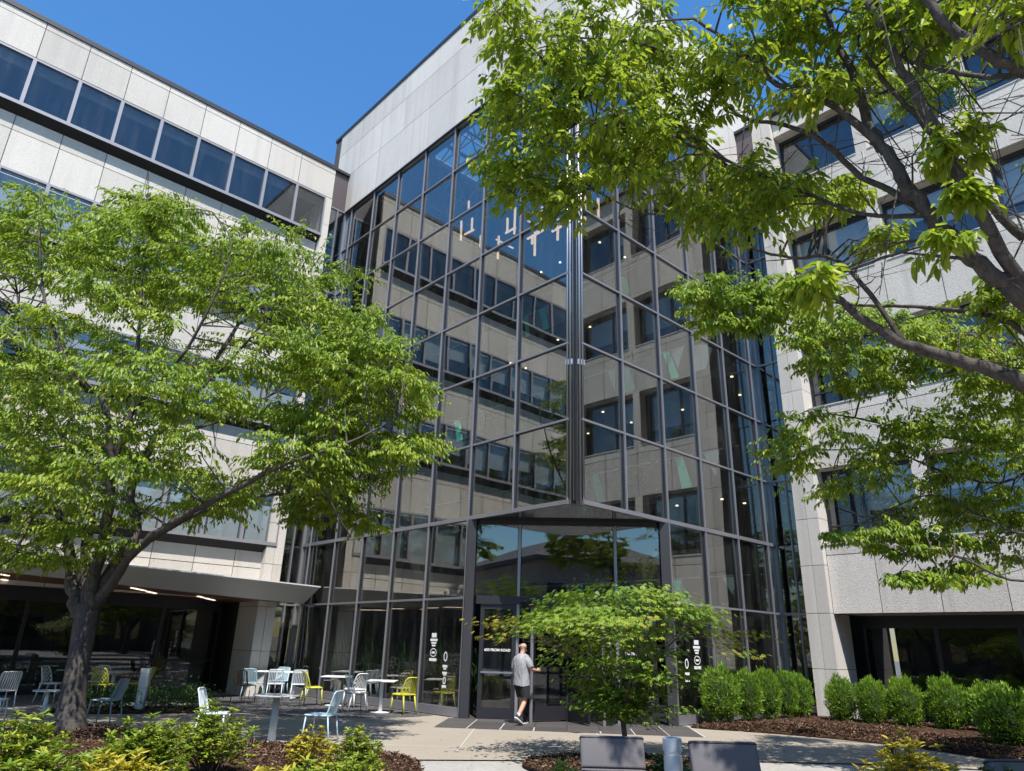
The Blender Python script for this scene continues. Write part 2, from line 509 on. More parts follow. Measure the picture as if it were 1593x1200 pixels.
# carcass
c = MB()
c.box(XL, -1.3, 16.4, 24, 2.8, 19.5)
c.box(XL, -1.3, 12.2, 16.41, 19.0, 19.55)
c.box(-1.42, -1.2, 13.2, 24, 0, 19.5)
c.box(XL - .3, XL, 12.0, 24, 0, 19.5)
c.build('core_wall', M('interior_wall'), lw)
MB().box(XL - .3, -1.15, Y0 - .04, 24, 19.56, 19.72).build('parapet_cap', M('cap_metal'), lw)
MB().box(XL, -1.2, Y0 + .014, 12.25, 18.2, 19.55).build('panel_backing', M('joint'), lw)
JG = .011
def panels_x(edges, z0, z1, y0, y1, mat, parent, name='panel'):
    for a, b in zip(edges[1:], edges[:-1]):
        lo, hi = min(a, b), max(a, b)
        pbox(name, mat, parent, lo + JG, hi - JG, y0, y1, z0 + JG, z1 - JG)
ED0 = [-1.15] + [-1.42 - 1.22 - 1.243 * k + 0 for k in range(12)]
panels_x(ED0, 18.17, 19.33, Y0, Y0 + .12, M('precast_warm'), lw)
panels_x(ED0, 19.33, 19.56, Y0, Y0 + .12, M('precast_warm'), lw)

def ribbon_window(parent, a, b, z0, z1, y, blind, sill=.11, mw=.10):
    """one bay of a ribbon window: frame mesh with the pane (and roller blind) under it"""
    key = ('rw', round(b - a, 3), round(z1 - z0, 3))
    if key not in _cache:
        w, h = (b - a) / 2, (z1 - z0) / 2
        f = MB()
        f.box(-w, w, -.05, .14, -h, -h + sill)
        f.box(-w, w, -.03, .14, h - .07, h)
        f.box(-w, -w + mw / 2, -.04, .14, -h + sill, h - .07)
        f.box(w - mw / 2, w, -.04, .14, -h + sill, h - .07)
        _cache[key] = (f.mesh('window', M('frame_grey')), MB().box(-w + .03, w - .03, -.006, .006, -h + .08, h - .05).mesh('pane', M('window_glass')))
    fm, pm = _cache[key]
    cx, cz = (a + b) / 2, (z0 + z1) / 2
    wnd = put('window', fm, parent, (cx, y, cz))
    kid('pane', pm, wnd, (0, .03, 0), (R(random.gauss(0, .12)), 0, R(random.gauss(0, .12))))
    if blind > 0:
        hb = (z1 - z0) * blind
        kid('blind', MB().box(-(b - a) / 2 + .05, (b - a) / 2 - .05, -.006, .006, -hb, 0).mesh('blind', M('blind')), wnd, (0, .20, (z1 - z0) / 2 - .08))
    return wnd
blinds = {0: [.0, .0, 0, 0, 0, 0, 0, 0, .0, 0, .0, 0], 1: [.62, .55, .7, .5, .6, .55, .62, .6, .58, .62, .62, .5],
          2: [.6, .7, .62, .62, .75, .62, .5, .7, .62, .62, .75, .62], 3: [.9, .92, .9, .88, .92, .8, .92, .9, .9, .92, .9, .9]}
for k in range(4):
    zt = 18.15 - 3.945 * k
    zb = zt - 1.80
    for i, (b, a) in enumerate(zip(MODX[:-1], MODX[1:])):
        ribbon_window(lw, a, b, zb, zt, Y0 + .02, blinds[k][i])
    # sloping dark underside of the projecting window band
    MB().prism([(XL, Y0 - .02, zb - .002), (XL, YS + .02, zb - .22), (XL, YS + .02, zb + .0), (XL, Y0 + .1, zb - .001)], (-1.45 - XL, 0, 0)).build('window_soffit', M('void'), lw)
    ze = zt - 3.945 if k < 3 else 2.76
    MB().box(XL, -1.47, YS + .014, YS + .2, ze + .03, zb - .22).build('panel_backing', M('joint'), lw)
    ED = [-1.46] + [-2.64 - 1.243 * q for q in range(12)]
    panels_x(ED, zb - .73, zb - .205, YS, YS + .12, M('precast_warm'), lw)
    panels_x(ED, ze + .02, zb - .73, YS, YS + .12, M('precast_warm'), lw)
    # room behind: slab, ceiling, back wall
    MB().box(XL, -1.42, 12.3, 16.4, zb - .9, zb - .6).build('floor_slab', M('interior_floor'), lw)
    MB().box(XL, -1.42, 12.34, 16.4, zt + .02, zt + .12).build('ceiling', M('ceiling_tile'), lw)
    MB().box(XL, -1.42, 12.26, 12.34, zt - .28, zt + .1).build('header_beam', M('interior_pale'), lw)
# corner pillar, upper narrow and lower wide shafts, block by block
def blocks(parent, x0, x1, y0, y1, zs, mat, split='x'):
    for a, b in zip(zs[:-1], zs[1:]):
        mid = (x0 + x1) / 2 if split == 'x' else (y0 + y1) / 2
        if split == 'x':
            pbox('block', mat, parent, x0, mid - .006, y0, y1, a + .007, b - .007); pbox('block', mat, parent, mid + .006, x1, y0, y1, a + .007, b - .007)
        else:
            pbox('block', mat, parent, x0, x1, y0, mid - .006, a + .007, b - .007); pbox('block', mat, parent, x0, x1, mid + .006, y1, a + .007, b - .007)
blocks(lw, -1.75, -1.15, Y0, 13.35, [0, 1.3, 2.62, 3.94, 5.26, 6.4], M('precast_warm'))
MB().box(-1.735, -1.165, Y0 + .02, 13.33, 0, 6.39).build('pillar_core', M('joint'), lw)
for a, b in zip([6.4 + 1.315 * i for i in range(9)], [6.4 + 1.315 * i for i in range(1, 10)]):
    if b > 18.2: b = 18.16
    pbox('block', M('precast_warm'), lw, -1.43, -1.15, Y0, 13.0, a + .006, b - .006)
MB().box(-1.42, -1.165, Y0 + .02, 12.98, 6.4, 18.16).build('pillar_core', M('joint'), lw)

# ground floor: recessed shopfront
YG = 14.4
SX = [-1.9 - 1.86 * k for k in range(8)]
for b, a in zip(SX[:-1], SX[1:]):
    key = 'shopf'
    if key not in _cache:
        w = .93; f = MB()
        f.box(-w, w, -.06, .08, 0, .14); f.box(-w, w, -.06, .08, 2.5, 2.9); f.box(-w, -w + .05, -.06, .08, .14, 2.5); f.box(w - .05, w, -.06, .08, .14, 2.5)
        f.box(-w + .05, w - .05, -.05, .06, .92, .98)
        _cache[key] = (f.mesh('shopfront_frame', M('dark_frame')), MB().box(-w + .04, w - .04, -.006, .006, .12, 2.52).mesh('pane', M('shopfront_glass')))
    fr = put('shopfront_frame', _cache[key][0], lw, ((a + b) / 2, YG, 0))
    kid('pane', _cache[key][1], fr, (0, 0, 0), (0, 0, R(random.gauss(0, .2))))
q = MB(); q.box(SX[-1], -1.5, 18.6, 18.8, 0, 2.9); q.box(SX[-1], -1.5, 14.5, 18.7, 2.9, 3.0)
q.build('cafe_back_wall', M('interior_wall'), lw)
MB().box(SX[-1], -1.4, 14.5, 18.6, -.01, .012).build('cafe_floor', M('interior_floor'), lw)
q = MB(); q.box(-9.5, -4.4, 15.2, 15.5, 0, .85); q.build('cafe_counter', M('interior_pale'), lw)
for x0, w, h in ((-3.9, .7, .62), (-3.1, .5, .9), (-2.55, .45, .7)):
    pbox('display_box', M('interior_pale'), lw, x0, x0 + w, 14.75, 15.15, 0.013, h)
for x, y in ((-10, 15.3), (-8, 16.6), (-6.3, 15.2), (-4.6, 16.4), (-3.3, 15.4), (-2.5, 16.9), (-11.5, 16.2)):
    pbox('ceiling_light', M('linear_light'), lw, x - .6, x + .6, y - .03, y + .03, 2.86, 2.895)

# canopy over the cafe: sloping grey fascia, timber soffit
can = thing('cafe_canopy', 'grey metal canopy with timber soffit over the cafe terrace', 'canopy', (-8, 11, 2.8))
tf = [(-.06, 11.18), (-2.5, 10.45), (-5.9, 9.55), (-9.2, 8.95), (-14, 8.2)]
bf = [(-.30, 11.72), (-2.7, 10.98), (-6.1, 10.05), (-9.3, 9.45), (-14, 8.7)]
zt_, zb_ = 3.29, 2.79
bz = [2.77, 2.79, 2.85, 2.93, 3.0]
fa = MB()
for i in range(4):
    n = len(fa.v)
    fa.v += [(*tf[i], zt_), (*tf[i+1], zt_), (*bf[i+1], bz[i+1]), (*bf[i], bz[i])]
    fa.f.append((n, n+1, n+2, n+3))
# end cheek at the glass
n = len(fa.v); fa.v += [(-.06, 11.18, zt_), (-.30, 11.72, zb_), (-.30, 11.88, zb_), (-.06, 11.88, zt_)]; fa.f.append((n, n+1, n+2, n+3))
fa.build('fascia', M('canopy_metal'), can)
tp = MB(); tp.v = [(x, y, zt_ + .001) for x, y in tf] + [(-14, 12.14, zt_ + .001), (-.06, 12.14, zt_ + .001)]; tp.f = [tuple(range(len(tp.v)))]; tp.build('roof_sheet', M('canopy_metal'), can)
ed = MB()
for i in range(4): ed.bar((*tf[i], zt_ + .012), (*tf[i+1], zt_ + .012), .05, .035)
ed.build('edge_trim', M('white_paint'), can)
so = MB(); so.v = [(x, y, z + .002) for (x, y), z in zip(bf, bz)] + [(x, 14.36, z + .002) for x, z in zip((-1.76, -2.7, -6.1, -9.3, -14), bz)] + [(-1.76, 11.9, 2.782)]; so.f = [(0, 1, 6, 5, 10), (1, 2, 7, 6), (2, 3, 8, 7), (3, 4, 9, 8)]; so.build('timber_soffit', M('wood_soffit'), can)
for x, y in ((-9.0, 10.1), (-8.3, 12.4), (-5.6, 11.0), (-4.9, 12.0), (-3.4, 12.2), (-2.9, 12.9)):
    zl = float(np.interp(-x, [.3, 2.7, 6.1, 9.3, 14], bz))
    MB().bar((x - .3, y - .42, zl - .012), (x + .3, y + .42, zl - .012), .07, .02).build('soffit_light', M('linear_light'), can)
for x in (-4.2, -4.8):
    MB().lathe([(.07, 0), (.07, .06), (.05, .11), (.01, .13)], (x, 12.0, zt_ + .002), 10).build('roof_vent', M('galvanised'), can, True)

def text_mesh(body, size, ext, mat):
    cu = bpy.data.curves.new('lettering', 'FONT'); cu.body = body; cu.size = size; cu.extrude = ext
    cu.offset = size * .02; cu.align_x = 'CENTER'; cu.fill_mode = 'BOTH'; cu.resolution_u = 3
    o = bpy.data.objects.new('lettering', cu); COL.objects.link(o)
    bpy.context.view_layer.update()
    me = bpy.data.meshes.new_from_object(o.evaluated_get(bpy.context.evaluated_depsgraph_get()))
    bpy.data.objects.remove(o); bpy.data.curves.remove(cu)
    me.materials.clear(); me.materials.append(mat)
    return me
sg = thing('canopy_sign', 'white standing letters above the cafe canopy, half hidden by the big tree', 'sign', (-6.1, 12.05, 3.295))
for chx, lx in (('c', -6.68), ('a', -6.30), ('f', -5.97), ('e', -5.66)):
    put('letter', text_mesh(chx, .58, .03, M('white_paint')), sg, (lx, 12.08, 3.31), (R(90), 0, 0))

# ================================================================== RIGHT WING
XC, XS, XW = 8.2, 8.4, 8.80
rw = thing('office_wing', 'pale hammered precast wing with deep square windows behind the clipped shrubs', 'building', (12, -8, 0))
ROOF = 19.7
blocks(rw, XC, 9.4, -1.85, -1.18, [0, 1.3, 2.72, 4.0, 5.3, 6.6, 7.9, 9.2, 10.5, 11.8, 13.1, 14.4, 15.7, 17.0, 18.3, 19.55], M('precast_hammered'), 'y')
MB().box(XC + .02, 9.38, -1.835, -1.195, 0, 19.54).build('pillar_core', M('joint'), rw)
YE = -19.4
BAYS = []
y = -1.87
while y > YE + 1:
    BAYS.append((y - 2.53, y)); y -= 2.88
MB().box(XC, 22, YE, -1.16, 19.56, ROOF + .02).build('parapet_cap', M('cap_metal'), rw)
q = MB(); q.box(9.6, 22, YE, -1.2, 2.9, 19.5); q.box(8.86, 9.6, YE, -1.9, 19.0, 19.5); q.build('core_wall', M('interior_wall'), rw)
wz = [(4.55, 6.75), (8.58, 10.72), (12.56, 14.70), (16.55, 18.68)]
sp = [(2.72, 4.55), (6.75, 8.58), (10.72, 12.56), (14.70, 16.55), (18.68, 19.56)]
ys = [-1.855]
for a, b in BAYS: ys += [(a + b) / 2, a - .175]
for z0, z1 in sp:
    MB().box(XS + .014, 8.95, ys[-1], -1.86, z0 + .01, z1 - .01).build('spandrel_core', M('joint'), rw)
    cut = z1 - .28 if z1 - z0 > 1.2 else None
    for a, b in zip(ys[1:], ys[:-1]):
        if cut:
            pbox('panel', M('precast_hammered'), rw, XS, XS + .12, a + JG, b - JG, z0, cut - JG)
            pbox('panel', M('precast_hammered'), rw, XS, XS + .12, a + JG, b - JG, cut + JG, z1)
        else: pbox('panel', M('precast_hammered'), rw, XS, XS + .12, a + JG, b - JG, z0, z1)
for z0, z1 in wz:
    for a, b in BAYS:
        pbox('pier', M('precast_hammered'), rw, XS, 8.95, a - .345, a - .005, z0, z1)
        # reveals: head and sill lining
        pbox('head_reveal', M('precast_warm'), rw, XS + .13, 8.9, a, b, z1 - .03, z1 - .002)
        pbox('sill', M('precast_warm'), rw, XS - .02, 8.9, a, b, z0 + .002, z0 + .04)
        key = ('sqw', round(z1 - z0, 2))
        if key not in _cache:
            w, h = 1.26, (z1 - z0 - .07) / 2; f = MB()
            f.box(-.03, .1, -w, w, -h, -h + .06); f.box(-.03, .1, -w, w, h - .12, h); f.box(-.03, .1, -w, -w + .05, -h + .06, h - .12); f.box(-.03, .1, w - .05, w, -h + .06, h - .12)
            f.box(-.03, .1, .18, .24, -h + .06, h - .12); f.box(-.02, .1, .24, w - .05, -h + .5, -h + .55)
            _cache[key] = (f.mesh('window', M('dark_frame')), MB().box(-.006, .006, -w + .03, .2, -h + .04, h - .1).mesh('pane', M('window_glass')), MB().box(-.006, .006, .22, w - .03, -h + .04, h - .1).mesh('pane', M('window_glass')))
        fm, p1, p2 = _cache[key]
        wd = put('window', fm, rw, (XW, (a + b) / 2, (z0 + z1) / 2 + .005))
        for pm in (p1, p2): kid('pane', pm, wd, (.02, 0, 0), (0, R(random.gauss(0, .15)), R(random.gauss(0, .15))))
        bl = random.choice([0, .45, .5, .6, .6])
        if bl: kid('blind', MB().box(-.006, .006, -1.2, .17, -(z1 - z0) * bl, 0).mesh('blind', M('blind')), wd, (.22, 0, (z1 - z0) / 2 - .16))
        bl = random.choice([0, .35, .55, .62])
        if bl: kid('blind', MB().box(-.006, .006, .26, 1.2, -(z1 - z0) * bl, 0).mesh('blind', M('blind')), wd, (.22, 0, (z1 - z0) / 2 - .16))
# recessed ground floor of the right wing
MB().box(XS + .12, 10.4, YE, -1.86, 2.73, 2.83).build('soffit', M('precast_warm'), rw)
XGR = 10.1
for k in range(9):
    b = -1.9 - 1.9 * k; a = b - 1.9
    if 'shopr' not in _cache:
        w = .95; f = MB()
        f.box(-.06, .08, -w, w, 0, .5); f.box(-.06, .08, -w, w, 2.4, 2.73); f.box(-.06, .08, -w, -w + .05, .5, 2.4); f.box(-.06, .08, w - .05, w, .5, 2.4)
        _cache['shopr'] = (f.mesh('shopfront_frame', M('dark_frame')), MB().box(-.006, .006, -w + .04, w - .04, .45, 2.45).mesh('pane', M('shopfront_glass')))
    fr = put('shopfront_frame', _cache['shopr'][0], rw, (XGR, (a + b) / 2, 0))
    kid('pane', _cache['shopr'][1], fr, (0, 0, 0), (0, 0, R(random.gauss(0, .2))))
MB().box(13.6, 13.8, YE, -1.5, 0, 2.9).build('lobby_back_wall', M('interior_wall'), rw)
MB().box(10.1, 13.6, YE, -1.5, -.01, .012).build('lobby_floor', M('interior_floor'), rw)
pbox('ceiling_light', M('linear_light'), rw, 10.9, 11.9, -3.0, -2.95, 2.66, 2.69)

# ================================================================== ATRIUM
at = thing('glass_atrium', 'dark glazed corner atrium with pale cladding and a cut-away corner entrance', 'building', (4, 6, 0))
YM = [.10] + [.317 + 1.7 * i for i in range(1, 8)] + [12.77]
XM = [.10] + [.058 + 1.7 * i for i in range(1, 6)] + [9.07]
ZR = [.12, 2.758, 4.752] + [4.752 + 1.9726 * j for j in range(1, 7)] + [18.42]
for i in range(len(YM) - 1):
    for j in range(len(ZR) - 1):
        if j < 2 and i < 2: continue
        pbox('pane', M('atrium_glass'), at, -.006, .006, YM[i] + .02, YM[i+1] - .02, ZR[j] + .02, ZR[j+1] - .02, (0, R(random.gauss(0, .26)), R(random.gauss(0, .26))))
for i in range(len(XM) - 1):
    for j in range(len(ZR) - 1):
        if j < 2 and i < 2: continue
        pbox('pane', M('atrium_glass'), at, XM[i] + .02, XM[i+1] - .02, -.006, .006, ZR[j] + .02, ZR[j+1] - .02, (R(random.gauss(0, .26)), 0, R(random.gauss(0, .26))))
for i, y in enumerate(YM[1:-1], 1):
    z0 = 4.70 if i < 2 else 0.02
    mu = pbox('mullion', M('mullion_dark'), at, -.045, .16, y - .028, y + .028, z0, 18.42)
    pbox('mullion_cap', M('mullion'), mu, -.09, -.045, y - .016, y + .016, z0, 18.42)
for i, x in enumerate(XM[1:-1], 1):
    z0 = 4.70 if i < 2 else 0.02
    mu = pbox('mullion', M('mullion_dark'), at, x - .028, x + .028, -.045, .16, z0, 18.42)
    pbox('mullion_cap', M('mullion'), mu, x - .016, x + .016, -.09, -.045, z0, 18.42)
pbox('mullion', M('mullion'), at, -.10, .16, 12.72, 12.86, .02, 20.2)
pbox('mullion', M('mullion'), at, 9.02, 9.16, -.10, .16, .02, 20.2)
for j, z in enumerate(ZR):
    hh = .10 if j == 0 else .026
    e0 = 3.717 if j < 2 else .0
    x0 = 3.458 if j < 2 else .0
    pr = .055 if j != 2 else .075
    hz = hh if j != 2 else .05
    pbox('transom', M('mullion'), at, -pr, .14, e0 + (.2 if j >= 2 else .0), 12.72, z - hz, z + hz)
    pbox('transom', M('mullion'), at, x0 + (.2 if j >= 2 else .0), 9.02, -pr, .14, z - hz, z + hz)
# polished corner post made of slim tubes, with collars
post = MB().box(.02, .20, .02, .20, 4.70, 18.42).build('corner_post', M('dark_frame'), at)
TP = [(-.025, .235), (.0, .165), (.045, .095), (.095, .045), (.165, .0), (.235, -.025)]
for tx, ty in TP:
    MB().tube([(tx, ty, 4.68), (tx, ty, 18.42)], .030, 10).build('tube', M('stainless'), post, True)
for z in (8.12, 13.0):
    MB().prism([(-.07, .28, z), (-.01, .13, z), (.13, -.01, z), (.28, -.07, z), (.25, .05, z), (.05, .25, z)], (0, 0, .14)).build('collar', M('mullion'), post)
# glazed slots between the atrium and the wings
for j in range(len(ZR) - 1):
    pbox('pane', M('atrium_glass'), at, -1.16, -.03, 12.774, 12.786, ZR[j] + .02, ZR[j+1] - .02)
    pbox('pane', M('atrium_glass'), at, 9.074, 9.086, -1.19, -.03, ZR[j] + .02, ZR[j+1] - .02)
for j, z in enumerate(ZR[1::2]):
    pbox('transom', M('mullion'), at, -1.15, -.10, 12.73, 12.85, z - .03, z + .03)
    pbox('transom', M('mullion'), at, 9.03, 9.15, -1.18, -.10, z - .03, z + .03)
pbox('bronze_panel', M('bronze_panel'), at, -1.16, -.02, 12.77, 12.80, 18.45, 20.2)
pbox('bronze_panel', M('bronze_panel'), at, 9.07, 9.10, -1.2, -.02, 18.45, 20.2)
pbox('slot_cap', M('cap_metal'), at, -1.3, -.02, 12.66, 14.4, 20.2, 20.32)
pbox('slot_cap', M('cap_metal'), at, 8.96, 10.6, -1.3, -.02, 20.2, 20.32)
for xx in (-.45,):
    pbox('mullion', M('mullion'), at, xx - .02, xx + .02, 12.70, 12.80, .02, 18.44)
    pbox('mullion', M('mullion'), at, 9.02, 9.10, -.61, -.57, .02, 18.44)
# cladding above the glass
CY = [.0] + [.317 + 1.7 * i for i in range(1, 9)]
CX = [.0] + [.058 + 1.7 * i for i in range(1, 6)] + [10.7]
for z0, z1 in ((18.46, 20.33), (20.33, 21.86), (21.86, 22.98)):
    for a, b in zip(CY[:-1], CY[1:]): pbox('panel', M('precast_grey'), at, -.12, .02, a + JG - (.12 if a == 0 else 0), min(b, 14.42) - JG, z0 + JG, z1 - JG)
    for a, b in zip(CX[:-1], CX[1:]): pbox('panel', M('precast_grey'), at, a + JG + (.03 if a == 0 else 0), b - JG, -.12, .02, z0 + JG, z1 - JG)
q = MB(); q.box(-.106, .3, -.05, 14.4, 18.48, 22.9); q.box(.3, 10.65, -.106, .3, 18.48, 22.9); q.build('panel_backing', M('joint'), at)
q = MB(); q.box(-.15, .35, -.15, 14.45, 22.98, 23.14); q.box(.35, 10.75, -.15, .35, 22.98, 23.14); q.build('parapet_cap', M('cap_metal'), at)
q = MB(); q.box(-.125, .0, .3, 14.2, 18.40, 18.455); q.box(.3, 10.4, -.125, .0, 18.40, 18.455); q.build('drip_trim', M('dark_frame'), at)

# entrance front across the cut-away corner
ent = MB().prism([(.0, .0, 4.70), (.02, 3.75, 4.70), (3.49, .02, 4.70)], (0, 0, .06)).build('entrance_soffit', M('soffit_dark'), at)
def chbox(name, mat, parent, s0, s1, o0, o1, z0, z1):
    key = ('ch', name, mat.name, round(s1 - s0, 3), round(o1 - o0, 3), round(z1 - z0, 3))
    if key not in _cache:
        a, b, c_ = (s1 - s0) / 2, (o1 - o0) / 2, (z1 - z0) / 2
        _cache[key] = MB().box(-a, a, -b, b, -c_, c_).mesh(name, mat)
    return put(name, _cache[key], parent, ch((s0 + s1) / 2, (o0 + o1) / 2, (z0 + z1) / 2), (0, 0, ANG))
for s0, s1 in ((-.02, .20), (CHL - .20, CHL + .02)):
    chbox('entrance_post', M('mullion_dark'), at, s0, s1, -.12, .16, 0.013, 4.70)
chbox('header', M('dark_frame'), at, .26, CHL - .26, -.08, .06, 4.60, 4.70)
for s0, s1 in ((.20, 1.29), (1.35, 3.72), (3.78, CHL - .20)):
    chbox('pane', M('entry_glass'), at, s0 + .02, s1 - .02, -.006, .006, 2.82, 4.61)
for s in (1.32, 3.75): chbox('mullion', M('mullion'), at, s - .035, s + .035, -.1, .07, 0.013, 4.60)
chbox('transom', M('dark_frame'), at, .26, CHL - .26, -.09, .075, 2.62, 2.82)
def swing_door(s0, s1, txt):
    d = chbox('door', M('dark_frame'), at, s0, s1, -.03, .03, .02, .26)
    chbox('stile', M('dark_frame'), d, s0, s0 + .10, -.03, .03, .26, 2.5)
    chbox('stile', M('dark_frame'), d, s1 - .10, s1, -.03, .03, .26, 2.5)
    chbox('top_rail', M('dark_frame'), d, s0, s1, -.03, .03, 2.5, 2.62)
    chbox('pane', M('shopfront_glass'), d, s0 + .10, s1 - .10, -.006, .006, .26, 2.5)
    chbox('push_bar', M('stainless'), d, s0 + .06, s1 - .06, .05, .075, 1.02, 1.06)
    lab = text_mesh('650 FROM ROAD', .085, .001, M('white_paint'))
    o_ = put('lettering', lab, d, ch((s0 + s1) / 2, .012, 1.52), (R(90), 0, ANG)); tag(o_, kind='stuff')
swing_door(.38, 1.28, True)
swing_door(3.79, 4.69, True)
rv = chbox('revolving_door', M('dark_frame'), at, 1.36, 3.71, -.35, .35, 2.56, 2.62)
cxr, cyr = ch(2.535, -.05)[:2]
RR = 1.12
for a0 in (0, 180):
    pts = []
    for k in range(9):
        t = ANG + R(a0 - 42 + 84 * k / 8)
        pts.append((cxr + RR * math.cos(t), cyr + RR * math.sin(t)))
    gm = MB(); fmz = MB()
    for (xa, ya), (xb, yb) in zip(pts[:-1], pts[1:]):
        n = len(gm.v); gm.v += [(xa, ya, .1), (xb, yb, .1), (xb, yb, 2.5), (xa, ya, 2.5)]; gm.f.append((n, n+1, n+2, n+3))
    gm.build('curved_pane', M('shopfront_glass'), rv)
    for z0, z1 in ((.014, .12), (2.46, 2.56)):
        fr = MB()
        for (xa, ya), (xb, yb) in zip(pts[:-1], pts[1:]): fr.bar((xa, ya, (z0 + z1) / 2), (xb, yb, (z0 + z1) / 2), .05, z1 - z0)
        fr.build('drum_rail', M('dark_frame'), rv)
    for xa, ya in (pts[0], pts[-1]): MB().tube([(xa, ya, .014), (xa, ya, 2.56)], .04, 8).build('drum_post', M('mullion'), rv)
MB().tube([(cxr, cyr, .014), (cxr, cyr, 2.56)], .05, 10).build('spindle', M('dark_frame'), rv)
dr = MB().lathe([(RR + .06, 2.50), (RR + .06, 2.66), (.1, 2.66), (.1, 2.50)], (cxr, cyr, 0), 28).build('drum_ceiling', M('dark_frame'), rv)
for k in range(4):
    t = ANG + R(28 + 90 * k); ux, uy = math.cos(t), math.sin(t)
    wgm = MB()
    wgm.bar((cxr + ux * .06, cyr + uy * .06, .2), (cxr + ux * (RR - .06), cyr + uy * (RR - .06), .2), .045, .3)
    wgm.bar((cxr + ux * .06, cyr + uy * .06, 2.42), (cxr + ux * (RR - .06), cyr + uy * (RR - .06), 2.42), .045, .12)
    wgm.bar((cxr + ux * (RR - .09), cyr + uy * (RR - .09), .1), (cxr + ux * (RR - .09), cyr + uy * (RR - .09), 2.45), .05, .06)
    wg = wgm.build('wing', M('dark_frame'), rv)
    gp = MB(); gp.v = [(cxr + ux * .06, cyr + uy * .06, .3), (cxr + ux * (RR - .1), cyr + uy * (RR - .1), .3), (cxr + ux * (RR - .1), cyr + uy * (RR - .1), 2.4), (cxr + ux * .06, cyr + uy * .06, 2.4)]; gp.f = [(0, 1, 2, 3)]
    gp.build('pane', M('shopfront_glass'), wg)

# white vinyl marks on the glass beside the entrance: rows too small to read, a ring and two small ovals
def decal_rows(parent, pos, rows):
    d = MB()
    for u, z, w, h in rows:
        n = max(2, int(w / .028)); st = w / n
        for k in range(n):
            d.box(*pos(u - w / 2 + st * k, z, st * .8, h))
    tag(d.build('vinyl_lettering', M('white_paint'), parent), kind='stuff')
def ring(name, parent, p3, rx, rz, wd, mat):
    b = MB(); N_ = 20
    for k in range(N_):
        t0, t1 = 2 * math.pi * k / N_, 2 * math.pi * (k + 1) / N_
        n = len(b.v)
        for t, s in ((t0, 0), (t1, 0), (t1, 1), (t0, 1)): b.v.append(p3((rx - wd * s) * math.cos(t), (rz - wd * s) * math.sin(t)))
        b.f.append((n, n+1, n+2, n+3))
    b.build(name, mat, parent)
def left_pos(y0):
    return lambda u, z, w, h: (-.014, -.010, y0 - u - w, y0 - u, z - h / 2, z + h / 2)
LR = [(0, 1.86, .20, .105), (0, 1.745, .30, .06), (0, 1.672, .21, .045), (0, 1.61, .15, .04), (0, 1.27, .30, .07), (0, 1.44, .14, .05)]
decal_rows(at, left_pos(4.93), LR)
ring('vinyl_ring', at, lambda u, v: (-.012, 4.93 - u, 1.44 + v), .135, .105, .02, M('white_paint'))
decal_rows(at, left_pos(4.41), [(0, 1.13, .19, .06), (0, 1.07, .11, .04), (0, .975, .19, .05), (0, .93, .12, .03), (0, .665, .17, .06)])
ring('vinyl_ring', at, lambda u, v: (-.012, 4.41 - u, 1.36 + v), .075, .115, .03, M('white_paint'))
ring('vinyl_ring', at, lambda u, v: (-.012, 4.41 - u, .80 + v), .062, .085, .03, M('white_paint'))
def right_pos(x0):
    return lambda u, z, w, h: (x0 + u, x0 + u + w, -.014, -.010, z - h / 2, z + h / 2)
decal_rows(at, right_pos(4.47), LR)
ring('vinyl_ring', at, lambda u, v: (4.47 + u, -.012, 1.44 + v), .135, .105, .02, M('white_paint'))
decal_rows(at, right_pos(4.0), [(0, 1.13, .19, .06), (0, .975, .19, .05)])
ring('vinyl_ring', at, lambda u, v: (4.0 + u, -.012, 1.36 + v), .075, .115, .03, M('white_paint'))

# inside the atrium: galleries, graphics, lights, hanging sticks, roof with skylight
MB().box(.2, 14, .2, 17, -.012, .012).build('lobby_floor', M('interior_floor'), at)
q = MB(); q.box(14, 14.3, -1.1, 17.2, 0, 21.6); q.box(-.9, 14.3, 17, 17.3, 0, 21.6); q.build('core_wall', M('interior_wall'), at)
XB = 8.0
for k, zf in enumerate((2.70, 6.65, 10.60, 14.54)):
    sl = MB().box(XB, 14, .25, 17, zf - .32, zf).build('gallery_slab', M('interior_wall'), at)
    pp = MB().box(XB - .03, XB, .3, 16.9, zf, zf + 1.10)
    pp.build('gallery_front', M('interior_wall'), at)
    MB().box(XB - .05, XB + .03, .3, 16.9, zf + 1.10, zf + 1.14).build('handrail', M('galvanised'), at)
    MB().box(XB + .6, XB + .66, .6, 16.5, zf + .01, zf + 2.1).build('office_screen', M('shopfront_glass'), at)
def graphic(pts, mat):
    MB().prism([(XB - .055, y, z) for y, z in pts], (.02, 0, 0)).build('graphic', M(mat), at)
graphic([(2.62, 7.75), (2.35, 7.75), (2.04, 6.68), (2.44, 6.68)], 'teal')
graphic([(4.81, 11.68), (4.47, 11.68), (4.20, 10.62), (4.79, 10.62)], 'teal')
graphic([(5.46, 11.68), (5.13, 11.68), (5.13, 10.77)], 'teal')
graphic([(6.33, 7.74), (6.03, 7.74), (5.74, 6.69), (6.05, 6.69)], 'teal')
graphic([(2.90, 11.68), (2.62, 11.68), (2.31, 10.62), (2.60, 10.62)], 'teal')
graphic([(2.58, 11.68), (2.02, 11.68), (2.32, 10.95)], 'grey_graphic')
graphic([(1.74, 11.65), (.85, 11.45), (1.22, 10.65), (1.76, 10.62)], 'grey_graphic')
graphic([(4.77, 15.6), (4.45, 15.4), (4.29, 14.7), (4.41, 14.56), (4.79, 14.85)], 'teal')
graphic([(14.9, 11.65), (14.5, 11.65), (14.2, 10.62), (14.6, 10.62)], 'teal')
graphic([(8.22, 11.45), (7.92, 11.45), (7.78, 10.65), (8.05, 10.65)], 'blue_graphic')
